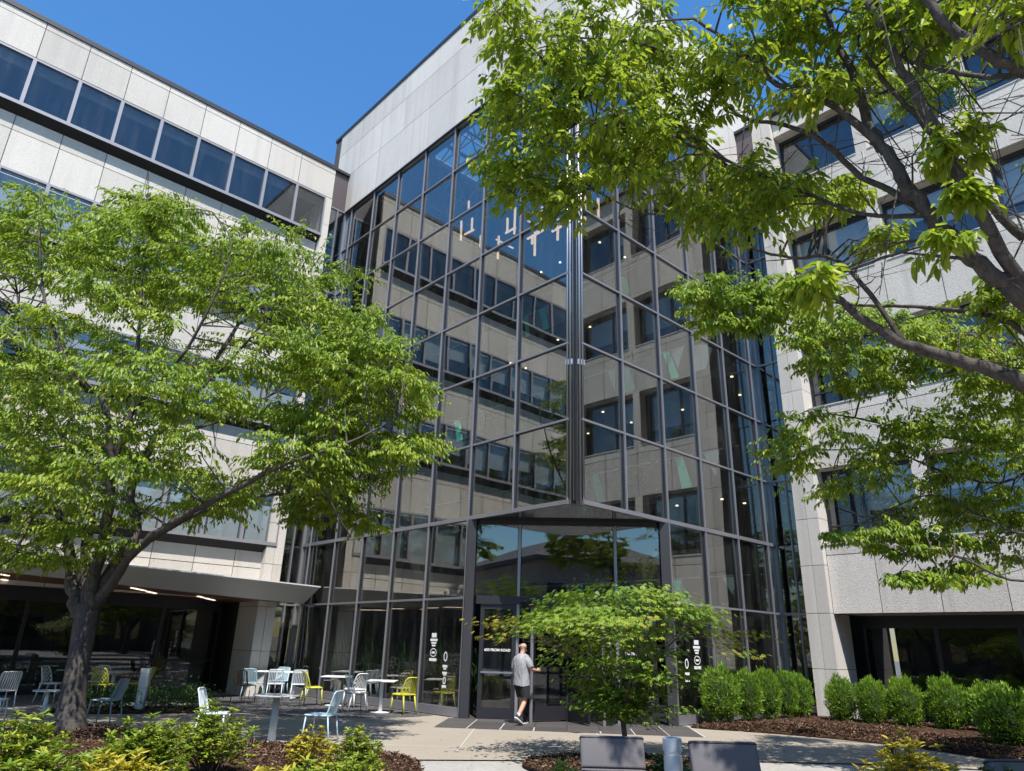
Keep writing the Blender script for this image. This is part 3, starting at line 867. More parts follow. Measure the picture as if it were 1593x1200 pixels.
graphic([(10.2, 15.62), (10.03, 15.62), (9.80, 14.56), (10.08, 14.56)], 'teal')
graphic([(9.26, 15.62), (8.90, 15.62), (8.67, 14.56), (8.96, 14.56)], 'teal')
graphic([(10.02, 15.62), (9.27, 15.62), (8.97, 14.56), (9.79, 14.56)], 'brown_graphic')
graphic([(8.65, 14.56), (8.88, 15.62), (7.7, 15.62), (7.7, 14.56)], 'brown_graphic')
graphic([(2.96, 3.78), (2.68, 3.78), (2.19, 2.72), (2.88, 2.72)], 'teal')
graphic([(1.2, 3.78), (.75, 3.78), (.55, 2.72)], 'grey_graphic')
graphic([(7.2, 3.78), (6.86, 3.78), (6.6, 2.76), (7.0, 2.76)], 'teal')
graphic([(1.55, 7.74), (.95, 7.74), (1.15, 6.9)], 'grey_graphic')
for z, l in {18.1: [(8.64, 8.65), (8.67, 9.88), (8.61, 6.28), (8.53, 5.16), (10.33, 6.27)], 14.15: [(8.4, 6.71), (8.43, 8.56), (8.83, 12.0), (9.78, 11.94)],
             10.2: [(8.15, 5.9), (9.94, 5.93), (9.95, 8.22), (9.95, 3.52), (8.15, .4), (9.91, 1.12)], 6.25: [(8.3, 2.9), (8.3, 1.2), (9.32, .99)]}.items():
    for x, y in l:
        MB().lathe([(.05, -.03), (.05, .0)], (x, y, z), 10).build('downlight', M('downlight'), at)
MB().box(XB, 14, .25, 17, 18.14, 18.4).build('gallery_slab', M('interior_wall'), at)
STK = [(8.28, 17.25, 8.24, 16.35), (7.71, 17.15, 7.7, 16.59), (7.88, 16.39, 7.33, 16.36), (7.15, 16.12, 7.15, 15.61), (7.85, 17.95, 7.84, 17.58), (5.93, 15.48, 5.93, 15.12), (6.27, 15.57, 5.72, 15.12), (5.9, 14.84, 5.89, 14.51), (5.61, 16.14, 5.6, 15.52), (5.7, 15.55, 5.17, 15.54), (5.05, 16.24, 5.06, 15.15), (4.96, 14.84, 4.97, 14.01), (5.41, 14.85, 5.16, 14.65), (4.51, 15.49, 4.13, 15.14), (3.91, 15.82, 3.91, 15.15), (3.9, 14.86, 3.91, 14.72), (4.34, 14.87, 4.35, 14.52), (4.14, 14.87, 4.14, 13.95), (4.42, 14.68, 3.54, 14.69), (3.45, 14.63, 3.02, 14.64), (2.97, 14.91, 2.99, 14.0), (1.9, 15.2, 1.9, 14.3), (1.4, 14.9, 1.4, 14.1)]
chd = thing('hanging_light_sculpture', 'cluster of pale hanging sticks inside the atrium behind the upper glass', 'light sculpture', (2.6, 5, 21.0))
for i, (ya, za, yb, zb) in enumerate(STK):
    x = 2.6 + .12 * math.sin(i * 2.4)
    MB().bar((x, ya, za), (x, yb, zb), .058, .058).build('stick', M('light_stick'), chd)
    MB().tube([(x, (ya + yb) / 2, max(za, zb)), (x, (ya + yb) / 2, 21.2)], .004, 4).build('wire', M('dark_frame'), chd)
# atrium roof with an opening for the skylight
q = MB()
q.box(.3, 2.4, .3, 17, 21.3, 21.6); q.box(5.0, 14, .3, 17, 21.3, 21.6); q.box(2.4, 5.0, .3, 6.5, 21.3, 21.6); q.box(2.4, 5.0, 10.5, 17, 21.3, 21.6)
q.build('roof_slab', M('interior_wall'), at)
q = MB()
for k in range(5): q.box(2.4 + .65 * k - .03, 2.4 + .65 * k + .03, 6.5, 10.5, 21.5, 21.6)
for k in range(5): q.box(2.4, 5.0, 6.5 + k - .03, 6.5 + k + .03, 21.5, 21.6)
q.build('skylight_grid', M('galvanised'), at)
q = MB()
for k in range(7):
    y = 5.2 + 1.2 * k
    q.bar((.4, y, 19.6), (7.8, y, 19.6), .06, .06); q.bar((.4, y, 20.9), (7.8, y, 20.9), .06, .06)
    for m_ in range(6): q.bar((.4 + 1.23 * m_, y, 19.6), (1.0 + 1.23 * m_, y, 20.9), .04, .04); q.bar((1.0 + 1.23 * m_, y, 20.9), (1.63 + 1.23 * m_, y, 19.6), .04, .04)
q.build('roof_truss', M('mullion_dark'), at)
# plants standing on the gallery edges, seen through the glass
def bush_leaves(n, ext, L, W, up=.5):
    P = RNG.normal(size=(n, 3)) * np.array(ext) * .5
    D = RNG.normal(size=(n, 3)); D[:, 2] += up
    N = RNG.normal(size=(n, 3)); N[:, 2] += 1.0
    return P, D, N, L * RNG.uniform(.7, 1.2, n), W * RNG.uniform(.7, 1.2, n)
pl = leaf_mesh('foliage', *bush_leaves(500, (.5, 1.2, .6), .22, .06), M('leaf_dark'))
for i, (y, zf) in enumerate(((4.0, 6.65), (7.2, 6.65), (7.6, 10.6), (6.5, 2.7), (5.0, 2.7), (11.5, 10.6))):
    r = thing('gallery_plant', ['leafy plant on the second gallery seen through the right atrium face', 'leafy plant on the second gallery farther back behind the corner post', 'leafy plant on the third gallery behind the corner post', 'leafy plant on the lowest gallery above the revolving door', 'leafy plant on the lowest gallery right of the revolving door', 'leafy plant on the third gallery deep behind the left atrium face'][i], 'plant', (8.35, y, zf), group='plants on the atrium galleries')
    kid('planter', MB().box(-.22, .22, -.7, .7, .002, .42).mesh('planter', M('interior_pale')), r)
    kid('foliage', pl, r, (-.25, 0, .75), (0, 0, i * .1))
pg = leaf_mesh('foliage', *bush_leaves(700, (.5, 1.0, .5), .55, .04, 2.5), M('leaf_dark'))
for i, y in enumerate((5.2, 6.9, 8.6, 10.3)):
    r = thing('lobby_plant', ['grassy plant inside the lobby glass nearest the entrance', 'grassy plant inside the lobby glass, second from the entrance', 'grassy plant inside the lobby glass, third from the entrance', 'grassy plant inside the lobby glass, farthest from the entrance'][i], 'plant', (1.1, y, .012), group='grassy plants inside the lobby glass')
    kid('planter', MB().box(-.25, .25, -.75, .75, .002, .5).mesh('planter', M('interior_wall')), r)
    kid('foliage', pg, r, (0, 0, .7))
# ================================================================== PLANTING BEDS
def bed(name, pts, rise, label=None):
    cx = sum(p[0] for p in pts) / len(pts); cy = sum(p[1] for p in pts) / len(pts)
    # smooth the outline
    P = pts
    for _ in range(2):
        Q = []
        for i in range(len(P)):
            a, b = P[i], P[(i + 1) % len(P)]
            Q += [(a[0] * .75 + b[0] * .25, a[1] * .75 + b[1] * .25), (a[0] * .25 + b[0] * .75, a[1] * .25 + b[1] * .75)]
        P = Q
    b = MB(); rs = []
    for f, z in ((1.0, .002), (.985, .05), (.9, rise * .6), (.6, rise), (.3, rise * 1.1), (.06, rise * 1.1)):
        rs.append([(cx + (x - cx) * f, cy + (y - cy) * f, z + (random.uniform(-.012, .012) if f < .98 else 0)) for x, y in P])
    b.rings(rs)
    o = b.build(name, M('mulch'), None, True)
    tag(o, kind='structure')
    # loose bark chips
    n = int(1500 + 420 * abs(sum(P[i][0] * P[(i+1) % len(P)][1] - P[(i+1) % len(P)][0] * P[i][1] for i in range(len(P))) / 2))
    n = min(n, 26000)
    k = RNG.integers(0, len(P), n); f = np.sqrt(RNG.uniform(.01, 1.0, n))
    PA = np.array(P); t = RNG.uniform(0, 1, n)[:, None]
    e = PA[k] * (1 - t) + PA[(k + 1) % len(P)] * t
    xy = np.array([cx, cy]) + (e - np.array([cx, cy])) * f[:, None]
    z = np.interp(f, [0, .3, .6, .9, .985, 1.0], [rise * 1.1, rise * 1.1, rise, rise * .6, .05, .002])
    pos = np.column_stack([xy, z + RNG.uniform(.002, .022, n)])
    D = RNG.normal(size=(n, 3)); D[:, 2] *= .3; N = RNG.normal(size=(n, 3)) * .45; N[:, 2] += 1
    c = put('bark_chips', leaf_mesh('bark_chips', pos, D, N, RNG.uniform(.03, .085, n), RNG.uniform(.012, .03, n), M('mulch_chip'), .3, 0), o)
    tag(c, kind='stuff')
    return o
bed('planting_bed', [(-4.9, -1.5), (-4.7, -.6), (-4.95, .4), (-5.4, 1.0), (-6.0, 1.7), (-6.5, 2.6), (-6.95, 3.7), (-7.2, 5.0), (-7.8, 5.6), (-9.2, 5.6), (-12, 3.5), (-14, -2), (-13, -6), (-9.6, -5.6), (-6.4, -3.4)], .10)
bed('planting_bed', [(3.5, -.14), (3.45, -.7), (3.95, -1.6), (4.25, -2.5), (4.45, -3.7), (4.35, -5.0), (3.9, -6.3), (3.3, -8), (5, -12), (9.9, -12), (9.95, -6), (9.9, -1.95), (8.15, -1.9), (8.1, -1.1), (9.0, -1.0), (8.95, -.15)], .15)
bed('planting_bed', [(-7.6, 8.3), (-6, 7.7), (-4.4, 7.3), (-4.2, 8.3), (-5.6, 9.1), (-7.4, 9.5)], .05)
bed('planting_bed', [(-2.4 + 1.75 * math.cos(t) * .736 + 1.15 * math.sin(t) * .677, -3.35 - 1.75 * math.cos(t) * .677 + 1.15 * math.sin(t) * .736) for t in [2 * math.pi * k / 14 for k in range(14)]], .08)
bed('planting_bed', [(-6.6, -4.7), (-5.2, -4.5), (-4.6, -5.6), (-4.2, -7), (-4.6, -9.2), (-6.2, -9.4), (-6.0, -7.6), (-6.3, -6.2)], .06)

n = 420
xy = np.column_stack([RNG.uniform(-6.5, 4, n), RNG.uniform(-6, 9, n)])
pos = np.column_stack([xy, np.full(n, .012)])
D_ = RNG.normal(size=(n, 3)); D_[:, 2] *= .1; N_l = RNG.normal(size=(n, 3)) * .25; N_l[:, 2] += 1
lf = put('leaf_litter', leaf_mesh('leaf_litter', pos, D_, N_l, RNG.uniform(.02, .06, n), RNG.uniform(.008, .02, n), M('mulch_chip'), .2, 0))
tag(lf, 'scattered dry leaves and chips lying on the plaza paving', 'litter', kind='stuff')
# ================================================================== FURNITURE
simple('plastic_yellow', (.52, .50, .05), .45, 0, .06, 5)
simple('plastic_white', (.76, .76, .74), .45, 0, .04, 5)
simple('metal_pale_blue', (.42, .58, .66), .45, .0, .06, 5)
simple('metal_white_blue', (.66, .73, .77), .45, .0, .05, 5)
simple('metal_brown', (.16, .10, .06), .5, .1, .1, 5)
simple('metal_slate', (.26, .34, .38), .45, .0, .08, 5)
simple('table_white', (.74, .75, .75), .4, 0, .04, 5)
simple('table_grey', (.40, .42, .43), .5, .1, .06, 5)
simple('cushion', (.115, .108, .115), .95, 0, .14, 3, .3)
simple('bollard_grey', (.50, .53, .56), .5, .2, .05, 3)
_pc = {}
def copies(key, maker):
    if key not in _pc: _pc[key] = maker()
    return _pc[key]
def perf_parts(mat):
    def mk():
        parts = []
        def bp(u, v):                       # point on the curved backrest, u across, v up
            w = .225 - .045 * max(v, 0) ** 1.5
            x = (u - .5) * 2 * w
            return Vector((x, -.19 - .10 * v - .03 * v * v + .05 * (2 * abs(u - .5)) ** 2, .45 + .39 * v))
        bk = MB()
        n = 5
        for s in (1, -1):
            for k in range(-n, 2 * n):
                c0 = k / n
                segs = []
                for q in range(13):
                    u = q / 12; v = (u - c0) * 1.3 if s > 0 else (1 - u - c0) * 1.3
                    if 0 <= v <= 1: segs.append((u, v))
                for (u0, v0), (u1, v1) in zip(segs[:-1], segs[1:]):
                    bk.bar(bp(u0, v0), bp(u1, v1), .012, .012, (0, 1, 0))
        rim = [(0, .0), (0, .25), (0, .5), (.0, .8), (.06, .95), (.18, 1.0), (.5, 1.0), (.82, 1.0), (.94, .95), (1, .8), (1, .5), (1, .25), (1, 0), (.5, -.02), (0, 0)]
        bk.tube([bp(u, v) for u, v in rim], .015, 6)
        parts.append(('backrest', bk.mesh('backrest', mat)))
        st = MB()
        poly = [(-.20, -.20), (-.225, 0), (-.22, .17), (-.18, .225), (.18, .225), (.22, .17), (.225, 0), (.20, -.20)]
        st.prism([(x, y, .435 + .01 * (y > .1)) for x, y in poly], (0, 0, .022))
        st.tube([(x, y, .44) for x, y in poly + poly[:1]], .016, 6)
        parts.append(('seat', st.mesh('seat', mat)))
        for sx in (-1, 1):
            parts.append(('leg', MB().tube([(sx * .19, .19, .44), (sx * .215, .235, 0.0)], [.02, .014], 8).mesh('leg', mat, True)))
            parts.append(('leg', MB().tube([(sx * .18, -.18, .45), (sx * .205, -.27, 0.0)], [.022, .014], 8).mesh('leg', mat, True)))
        return parts
    return copies(('perf', mat.name), mk)
def slat_parts(mat):
    def mk():
        parts = []
        def bp(u, v): return Vector(((u - .5) * (.43 - .03 * v), -.20 - .11 * v + .03 * (2 * abs(u - .5)) ** 2, .44 + .38 * v))
        b = MB()
        for k in range(9): b.bar(bp(.06 + .11 * k, 0), bp(.06 + .11 * k, 1), .024, .010, (0, 1, 0))
        b.tube([bp(u, v) for u, v in ((0, 0), (0, .5), (0, .9), (.06, 1.0), (.5, 1.02), (.94, 1.0), (1, .9), (1, .5), (1, 0))], .012, 6)
        parts.append(('backrest', b.mesh('backrest', mat)))
        s = MB()
        for k in range(9): s.bar((-.185 + .046 * k, -.20, .44), (-.185 + .046 * k, .21, .445), .026, .010)
        s.tube([(-.21, -.20, .435), (-.215, .20, .44), (-.19, .23, .44), (.19, .23, .44), (.215, .20, .44), (.21, -.20, .435), (-.21, -.20, .435)], .012, 6)
        parts.append(('seat', s.mesh('seat', mat)))
        for sx in (-1, 1):
            parts.append(('leg', MB().tube([(sx * .20, .20, .435), (sx * .215, .235, 0)], .0125, 8).mesh('leg', mat, True)))
            parts.append(('leg', MB().tube([(sx * .20, -.19, .435), (sx * .215, -.26, 0)], .0125, 8).mesh('leg', mat, True)))
        return parts
    return copies(('slat', mat.name), mk)
def facing(dx, dy): return math.atan2(-dx, dy)
def chair(maker, mat, x, y, d, label, name='cafe_chair', z=.006, group=None):
    t = thing(name, label, 'chair', (x, y, z), facing(*d), group)
    for nm, me in maker(M(mat)): kid(nm, me, t)
    return t
def table(x, y, label, mat, rx=.36, ry=.36, h=.74, roundtop=True, rz=0., z=.006, col=.04, base=.24):
    t = thing('cafe_table', label, 'table', (x, y, z), rz)
    if roundtop: kid('tabletop', MB().lathe([(rx - .01, h - .022), (rx, h - .015), (rx, h - .004), (rx - .004, h)], n=28).mesh('tabletop', M(mat)), t)
    else: kid('tabletop', MB().prism([(-rx, -ry, h - .022), (rx, -ry, h - .022), (rx, ry, h - .022), (-rx, ry, h - .022)], (0, 0, .022)).mesh('tabletop', M(mat)), t)
    kid('column', MB().tube([(0, 0, .01), (0, 0, h - .02)], [col * 1.25, col], 14).mesh('column', M(mat), True), t)
    kid('base', MB().lathe([(base, 0), (base, .008), (base * .5, .018), (.05, .022)], n=24).mesh('base', M(mat)), t)
    return t
RV = (.736, -.677); FV = (.677, .736)
def mixd(r, f): return (RV[0] * r + FV[0] * f, RV[1] * r + FV[1] * f)
AR = math.atan2(RV[1], RV[0])
# tables and chairs by the pillar and the atrium glass
t = thing('cafe_table', 'long white table beside the pale corner pillar', 'table', (-1.15, 10.95, .006), AR)
kid('tabletop', MB().box(-.72, .72, -.34, .34, .722, .745).mesh('tabletop', M('table_white')), t)
for sx in (-.45, .45):
    kid('column', MB().tube([(sx, 0, .01), (sx, 0, .73)], [.05, .04], 12).mesh('column', M('table_white'), True), t)
    kid('base', MB().tube([(sx, -.26, .012), (sx, 0, .03), (sx, .26, .012)], [.012, .09, .012], 8).mesh('base', M('table_white')), t)
chair(slat_parts, 'metal_pale_blue', -2.02, 10.85, mixd(.2, 1), 'pale blue slatted chair right in front of the corner pillar')
chair(slat_parts, 'metal_pale_blue', -.85, 11.65, mixd(-.2, -1), 'pale blue slatted chair on the far side of the long white table')
chair(slat_parts, 'metal_white_blue', -1.55, 10.35, mixd(-.15, 1), 'whitish slatted chair at the near side of the long white table')
chair(slat_parts, 'metal_white_blue', -1.05, 9.92, mixd(-.3, 1), 'whitish slatted chair at the right end of the long white table')
chair(slat_parts, 'metal_brown', -2.75, 9.75, mixd(.3, 1), 'brown slatted chair standing low in front of the pale blue chair')
chair(perf_parts, 'plastic_yellow', -1.45, 8.35, (.93, -.17), 'yellow perforated chair between the slatted chairs and the white ones')
table(-.92, 8.05, 'white cafe table between a yellow and a white perforated chair', 'table_white', .36, .36, .74, False, AR)
chair(perf_parts, 'plastic_white', -.72, 7.35, mixd(-.75, .65), 'white perforated chair turned towards the table on its left')
chair(perf_parts, 'plastic_white', -1.38, 6.2, (.93, -.17), 'white perforated chair with its back to the plaza, left of the nearest table')
table(-.92, 5.78, 'white cafe table closest to the entrance, beside the glass', 'table_white', .36, .36, .74, False, AR)
chair(perf_parts, 'plastic_yellow', -.62, 5.22, mixd(-.7, .6), 'yellow perforated chair closest to the entrance, beside the glass')
# loose group on the paving behind the near bed
table(-5.6, 1.95, 'grey round pedestal table behind the near planting bed', 'table_grey', .40, .40, .74, True, 0, .0, .055, .26)
chair(slat_parts, 'metal_pale_blue', -4.95, 1.5, mixd(-1, .15), 'pale blue slatted chair right of the grey pedestal table', z=0)
chair(slat_parts, 'metal_white_blue', -6.42, 2.5, mixd(1, .1), 'whitish slatted chair half hidden left of the grey pedestal table', z=0)
# terrace under the canopy
chair(perf_parts, 'plastic_white', -7.0, 11.6, mixd(1, .05), 'white perforated chair in profile left of the big tree trunk')
table(-6.35, 12.2, 'grey table in the canopy shade behind the big tree trunk', 'table_grey', .36, .36, .74, False, AR)
table(-5.65, 11.4, 'white round table under the canopy right of the big trunk', 'table_white', .42)
chair(perf_parts, 'plastic_yellow', -6.0, 10.85, mixd(.15, 1), 'yellow perforated chair seen from behind beside the big tree trunk')
chair(perf_parts, 'plastic_white', -5.85, 12.2, mixd(0, -1), 'white perforated chair behind the round table under the canopy')
chair(perf_parts, 'plastic_yellow', -5.05, 11.15, mixd(-1, .1), 'yellow perforated chair in profile right of the round table under the canopy')
chair(slat_parts, 'metal_slate', -7.2, 5.95, mixd(-1, .0), 'slate blue slatted chair in profile just right of the big tree trunk', z=0)
chair(slat_parts, 'metal_white_blue', -9.0, 6.6, mixd(.9, .3), 'whitish slatted chair at the left edge of the picture', z=.006)
chair(slat_parts, 'plastic_white', -8.45, 9.2, mixd(-.8, .5), 'white slatted chair far left under the canopy edge')
table(-7.75, 8.3, 'low white table behind the big tree trunk', 'table_white', .30, .30, .48)

# garden lounge chairs in the foreground
def lounge(x, y, d, label, w=.54):
    t = thing('lounge_chair', label, 'chair', (x, y, 0), facing(*d))
    def cushion(name, y0, z0, y1, z1, th, wd):
        dv = Vector((0, y1 - y0, z1 - z0)).normalized(); nv = Vector((0, -dv.z, dv.y))
        ln = math.hypot(y1 - y0, z1 - z0); b = MB(); rs = []
        for f, s in ((0, .82), (.02, .94), (.07, 1), (.93, 1), (.98, .94), (1, .82)):
            c0 = Vector((0, y0, z0)) + dv * ln * f; r = []
            for k in range(20):
                a = 2 * math.pi * k / 20; ca, sa = math.cos(a), math.sin(a)
                px = math.copysign(abs(ca) ** .18, ca) * wd / 2 * (1 - .03 * (1 - s)); pz = math.copysign(abs(sa) ** .45, sa) * th / 2 * s
                r.append(c0 + Vector((px, 0, 0)) + nv * pz)
            rs.append(r)
        b.rings(rs); cu_ = kid(name, b.mesh(name, M('cushion'), True), t)
        kid('piping', MB().tube([tuple(q) for q in rs[3]] + [tuple(rs[3][0])], .006, 5).mesh('piping', M('dark_frame'), True), cu_)
    cushion('back_cushion', -.30, .50, -.385, .725, .085, w)
    cushion('back_cushion', -.388, .735, -.47, .955, .085, w)
    cushion('seat_cushion', -.28, .44, .32, .46, .10, w)
    fr = MB()
    for sx in (-1, 1):
        fr.bar((sx * (w / 2 - .03), -.36, .40), (sx * (w / 2 - .03), -.53, .90), .03, .02); fr.bar((sx * w / 2, -.30, .38), (sx * w / 2, .34, .38), .03, .03)
    kid('frame', fr.mesh('frame', M('dark_frame')), t)
    for sx in (-1, 1):
        for yy in (-.26, .30): kid('leg', MB().box(sx * w / 2 - .018, sx * w / 2 + .018, yy - .018, yy + .018, 0, .37).mesh('leg', M('galvanised')), t)
lounge(-7.06, -6.77, (-.677, -.736), 'dark grey padded lounge chair back left of the pale bollard', .52)
lounge(-6.53, -7.47, (-.677, -.736), 'dark grey padded lounge chair back right of the pale bollard', .54)
lounge(-5.42, -9.28, (-.60, -.80), 'dark grey padded lounge chair cut off by the lower right corner', .56)

def bollard(x, y, h, label):
    t = thing('bollard_light', label, 'bollard', (x, y, 0))
    kid('post', MB().lathe([(.075, 0), (.075, h - .13), (.070, h - .127)], n=24).mesh('post', M('bollard_grey'), False), t)
    kid('lamp_band', MB().lathe([(.066, h - .13), (.066, h - .10)], n=24).mesh('lamp_band', M('white_paint')), t)
    kid('cap', MB().lathe([(.078, h - .10), (.078, h - .008), (.070, h)], n=24).mesh('cap', M('bollard_grey')), t)
bollard(-6.34, -6.74, .96, 'pale grey round bollard light between the two lounge chairs')
t = thing('bollard_light', 'flat grey bollard post among low shrubs right of the big trunk', 'bollard', (-5.87, 8.19, 0))
kid('post', MB().box(-.10, .10, -.05, .05, 0, .78).mesh('post', M('bollard_grey')), t, (0, 0, 0), (0, 0, AR))
kid('lamp_band', MB().box(-.09, .09, -.045, .045, .78, .81).mesh('lamp_band', M('white_paint')), t, (0, 0, 0), (0, 0, AR))
kid('cap', MB().box(-.105, .105, -.055, .055, .81, .93).mesh('cap', M('bollard_grey')), t, (0, 0, 0), (0, 0, AR))

# ================================================================== SHRUBS
def box_ball(seed, w, h):
    rg = np.random.default_rng(seed); n = 4600
    v = unit(rg.normal(size=(n, 3)) + np.array([0, 0, .15]))
    lump = 1 + .12 * np.sin(v[:, 0] * 6 + seed) * np.cos(v[:, 1] * 7 + seed) + .09 * np.sin(v[:, 2] * 11 + v[:, 0] * 5 + seed * 2)
    rad = (rg.uniform(.78, 1.0, n) * lump + (rg.uniform(size=n) < .06) * rg.uniform(.05, .16, n))[:, None]
    sq = np.abs(v) ** .95 * np.sign(v)
    P = sq * rad * np.array([w / 2, w / 2, h * .5]) + np.array([0, 0, h * .5])
    D = v * .8 + rg.normal(size=(n, 3)) * .42; D[:, 2] += .75
    N = rg.normal(size=(n, 3)) + v
    return leaf_mesh('foliage', P, D, N, rg.uniform(.05, .12, n), rg.uniform(.016, .03, n), M('leaf_box'), .2, .05)
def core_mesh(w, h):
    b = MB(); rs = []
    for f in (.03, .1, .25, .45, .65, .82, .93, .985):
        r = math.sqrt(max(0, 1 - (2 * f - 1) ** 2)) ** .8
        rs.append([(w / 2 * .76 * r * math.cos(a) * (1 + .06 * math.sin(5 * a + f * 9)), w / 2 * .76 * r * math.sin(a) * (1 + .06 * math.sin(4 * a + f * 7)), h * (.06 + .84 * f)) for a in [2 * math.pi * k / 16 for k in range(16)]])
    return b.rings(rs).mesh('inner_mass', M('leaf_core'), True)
bm3 = [box_ball(s, 1.0, 1.1) for s in (1, 2, 3, 4, 5)]
cm = core_mesh(1.0, 1.1)
BX = [(4.4, -.62, 1.0, 1.12, 'rounded boxwood nearest the entrance, leftmost of the clipped row'), (5.41, -.76, .84, 1.10, 'second clipped boxwood from the entrance, below the atrium glass'),
      (6.25, -.81, .84, 1.08, 'third clipped boxwood from the entrance, below the atrium glass'), (7.1, -.86, .8, 1.06, 'fourth clipped boxwood from the entrance, just left of the pale pillar'),
      (7.72, -.9, .8, 1.04, 'fifth clipped boxwood from the entrance, touching the pale pillar'), (7.16, -2.31, .82, 1.04, 'clipped boxwood just right of the foot of the pale pillar'),
      (7.07, -3.08, .78, 1.02, 'second clipped boxwood right of the pale pillar'), (7.3, -3.72, .92, 1.04, 'third clipped boxwood right of the pale pillar'),
      (7.5, -4.55, .95, 1.12, 'fourth and tallest clipped boxwood right of the pale pillar'), (7.65, -5.35, .92, 1.08, 'fifth clipped boxwood right of the pale pillar, behind the big yellowish one'),
      (5.37, -6.2, 1.18, 1.06, 'big yellowish clipped boxwood nearest the camera at the right edge'), (7.7, -6.35, .9, 1.05, 'clipped boxwood at the far right edge behind the biggest one')]
for i, (x, y, w, h, lab) in enumerate(BX):
    o = thing('boxwood_shrub', lab, 'shrub', (x, y, .11), random.uniform(0, 6), 'clipped boxwoods along the right wing')
    o.scale = (w * random.uniform(.80, .90), w * random.uniform(.80, .90), h / 1.1 * random.uniform(.95, 1.04))
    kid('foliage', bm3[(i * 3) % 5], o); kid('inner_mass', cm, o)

def whorl_shrub(seed, w, h, stems, mat, L=.085, W=.026, per=11):
    """loose shrub: woody stems ending in whorls of narrow leaves"""
    rg = np.random.default_rng(seed); wood = MB(); P = []; D = []; N = []
    for s in range(stems):
        a = rg.uniform(0, 2 * math.pi); rr = rg.uniform(.01, 1) ** .5; hh = h * rg.uniform(.72, 1.0) * (1 - .5 * rr * rr)
        tip = Vector((math.cos(a) * rr * w / 2, math.sin(a) * rr * w / 2, hh)); mid = Vector((tip.x * .4, tip.y * .4, hh * .55))
        wood.tube([(tip.x * .12, tip.y * .12, 0), mid, tip], [.009, .006, .003], 5, False)
        for lev in range(3):
            c = np.array(tip) - np.array([tip.x * .12, tip.y * .12, .09]) * lev
            for q in range(per):
                b = 2 * math.pi * q / per + rg.uniform(-.3, .3); el = rg.uniform(-.1, .75)
                d = np.array([math.cos(b) * math.cos(el), math.sin(b) * math.cos(el), math.sin(el)])
                P.append(c + rg.normal(size=3) * .008); D.append(d); N.append(np.array([0, 0, 1.0]) - d * .5 + rg.normal(size=3) * .25)
    n = len(P)
    fm = leaf_mesh('foliage', np.array(P), np.array(D), np.array(N), L * rg.uniform(.6, 1.2, n), W * rg.uniform(.7, 1.2, n), M(mat), .25, .1)
    return wood.mesh('stems', M('bark'), True), fm
def shrub(x, y, w, h, stems, mat, label, seed, L=.085, W=.026, z=.06, rz=0):
    t = thing('garden_shrub', label, 'shrub', (x, y, z), rz)
    wm, fm = whorl_shrub(seed, w, h, stems, mat, L, W)
    kid('stems', wm, t); kid('foliage', fm, t)
shrub(-10.35, -3.1, 1.35, .98, 150, 'leaf_shrub', 'big yellow-green shrub in the lower left corner', 21)
shrub(-10.45, -4.3, 1.0, .72, 90, 'leaf_shrub', 'low yellow-green shrub at the very bottom left', 22)
shrub(-9.2, -2.75, 1.05, .86, 100, 'leaf_shrub', 'yellow-green shrub in front of the big tree trunk base, second from left', 23)
shrub(-9.6, -3.55, .95, .66, 80, 'leaf_gold', 'golden shrub low between the two left yellow-green shrubs', 24)
shrub(-7.95, -1.35, 1.0, .88, 75, 'leaf_shrub', 'open green shrub with bare stems left of the grey pedestal table', 25)
shrub(-6.7, -1.4, .62, .55, 34, 'leaf_gold', 'small reddish gold shrub right of the grey pedestal table', 26, .07)
shrub(-6.45, -2.1, .75, .58, 42, 'leaf_shrub', 'small shrub at the right tip of the near bed', 27, .075)
shrub(-8.45, -3.85, .85, .50, 60, 'leaf_gold', 'golden low shrub at the bottom edge left of centre', 28, .10, .03)
shrub(-6.9, -3.0, .6, .42, 36, 'leaf_shrub', 'low green shrub in mulch at the right end of the near bed', 29, .08)
shrub(-7.75, -3.4, .8, .46, 55, 'leaf_shrub', 'low yellow-green shrub at the bottom edge right of the golden one', 30, .10, .03)
shrub(-9.1, -4.1, .7, .48, 45, 'leaf_gold', 'golden low shrub at the bottom edge left of the other golden one', 31, .09)
shrub(-5.72, -8.35, .95, 1.10, 210, 'leaf_gold', 'bright yellow shrub in front of the right mulch bed', 32, .06, .022, .03)
shrub(-5.45, -8.85, .7, .95, 90, 'leaf_dark', 'reddish dark shrub right of the bright yellow one', 33, .055, .02, .03)
shrub(-5.9, -5.15, .55, .50, 60, 'leaf_shrub', 'narrow green clump left of the left lounge chair', 34, .13, .022, .03)
shrub(-5.15, -5.85, .7, .62, 70, 'leaf_dark', 'dark green clump behind the pale bollard', 35, .09, .028, .03)
shrub(-4.9, -6.4, .5, .50, 40, 'leaf_shrub', 'yellow-green clump just right of the pale bollard', 36, .10, .022, .03)
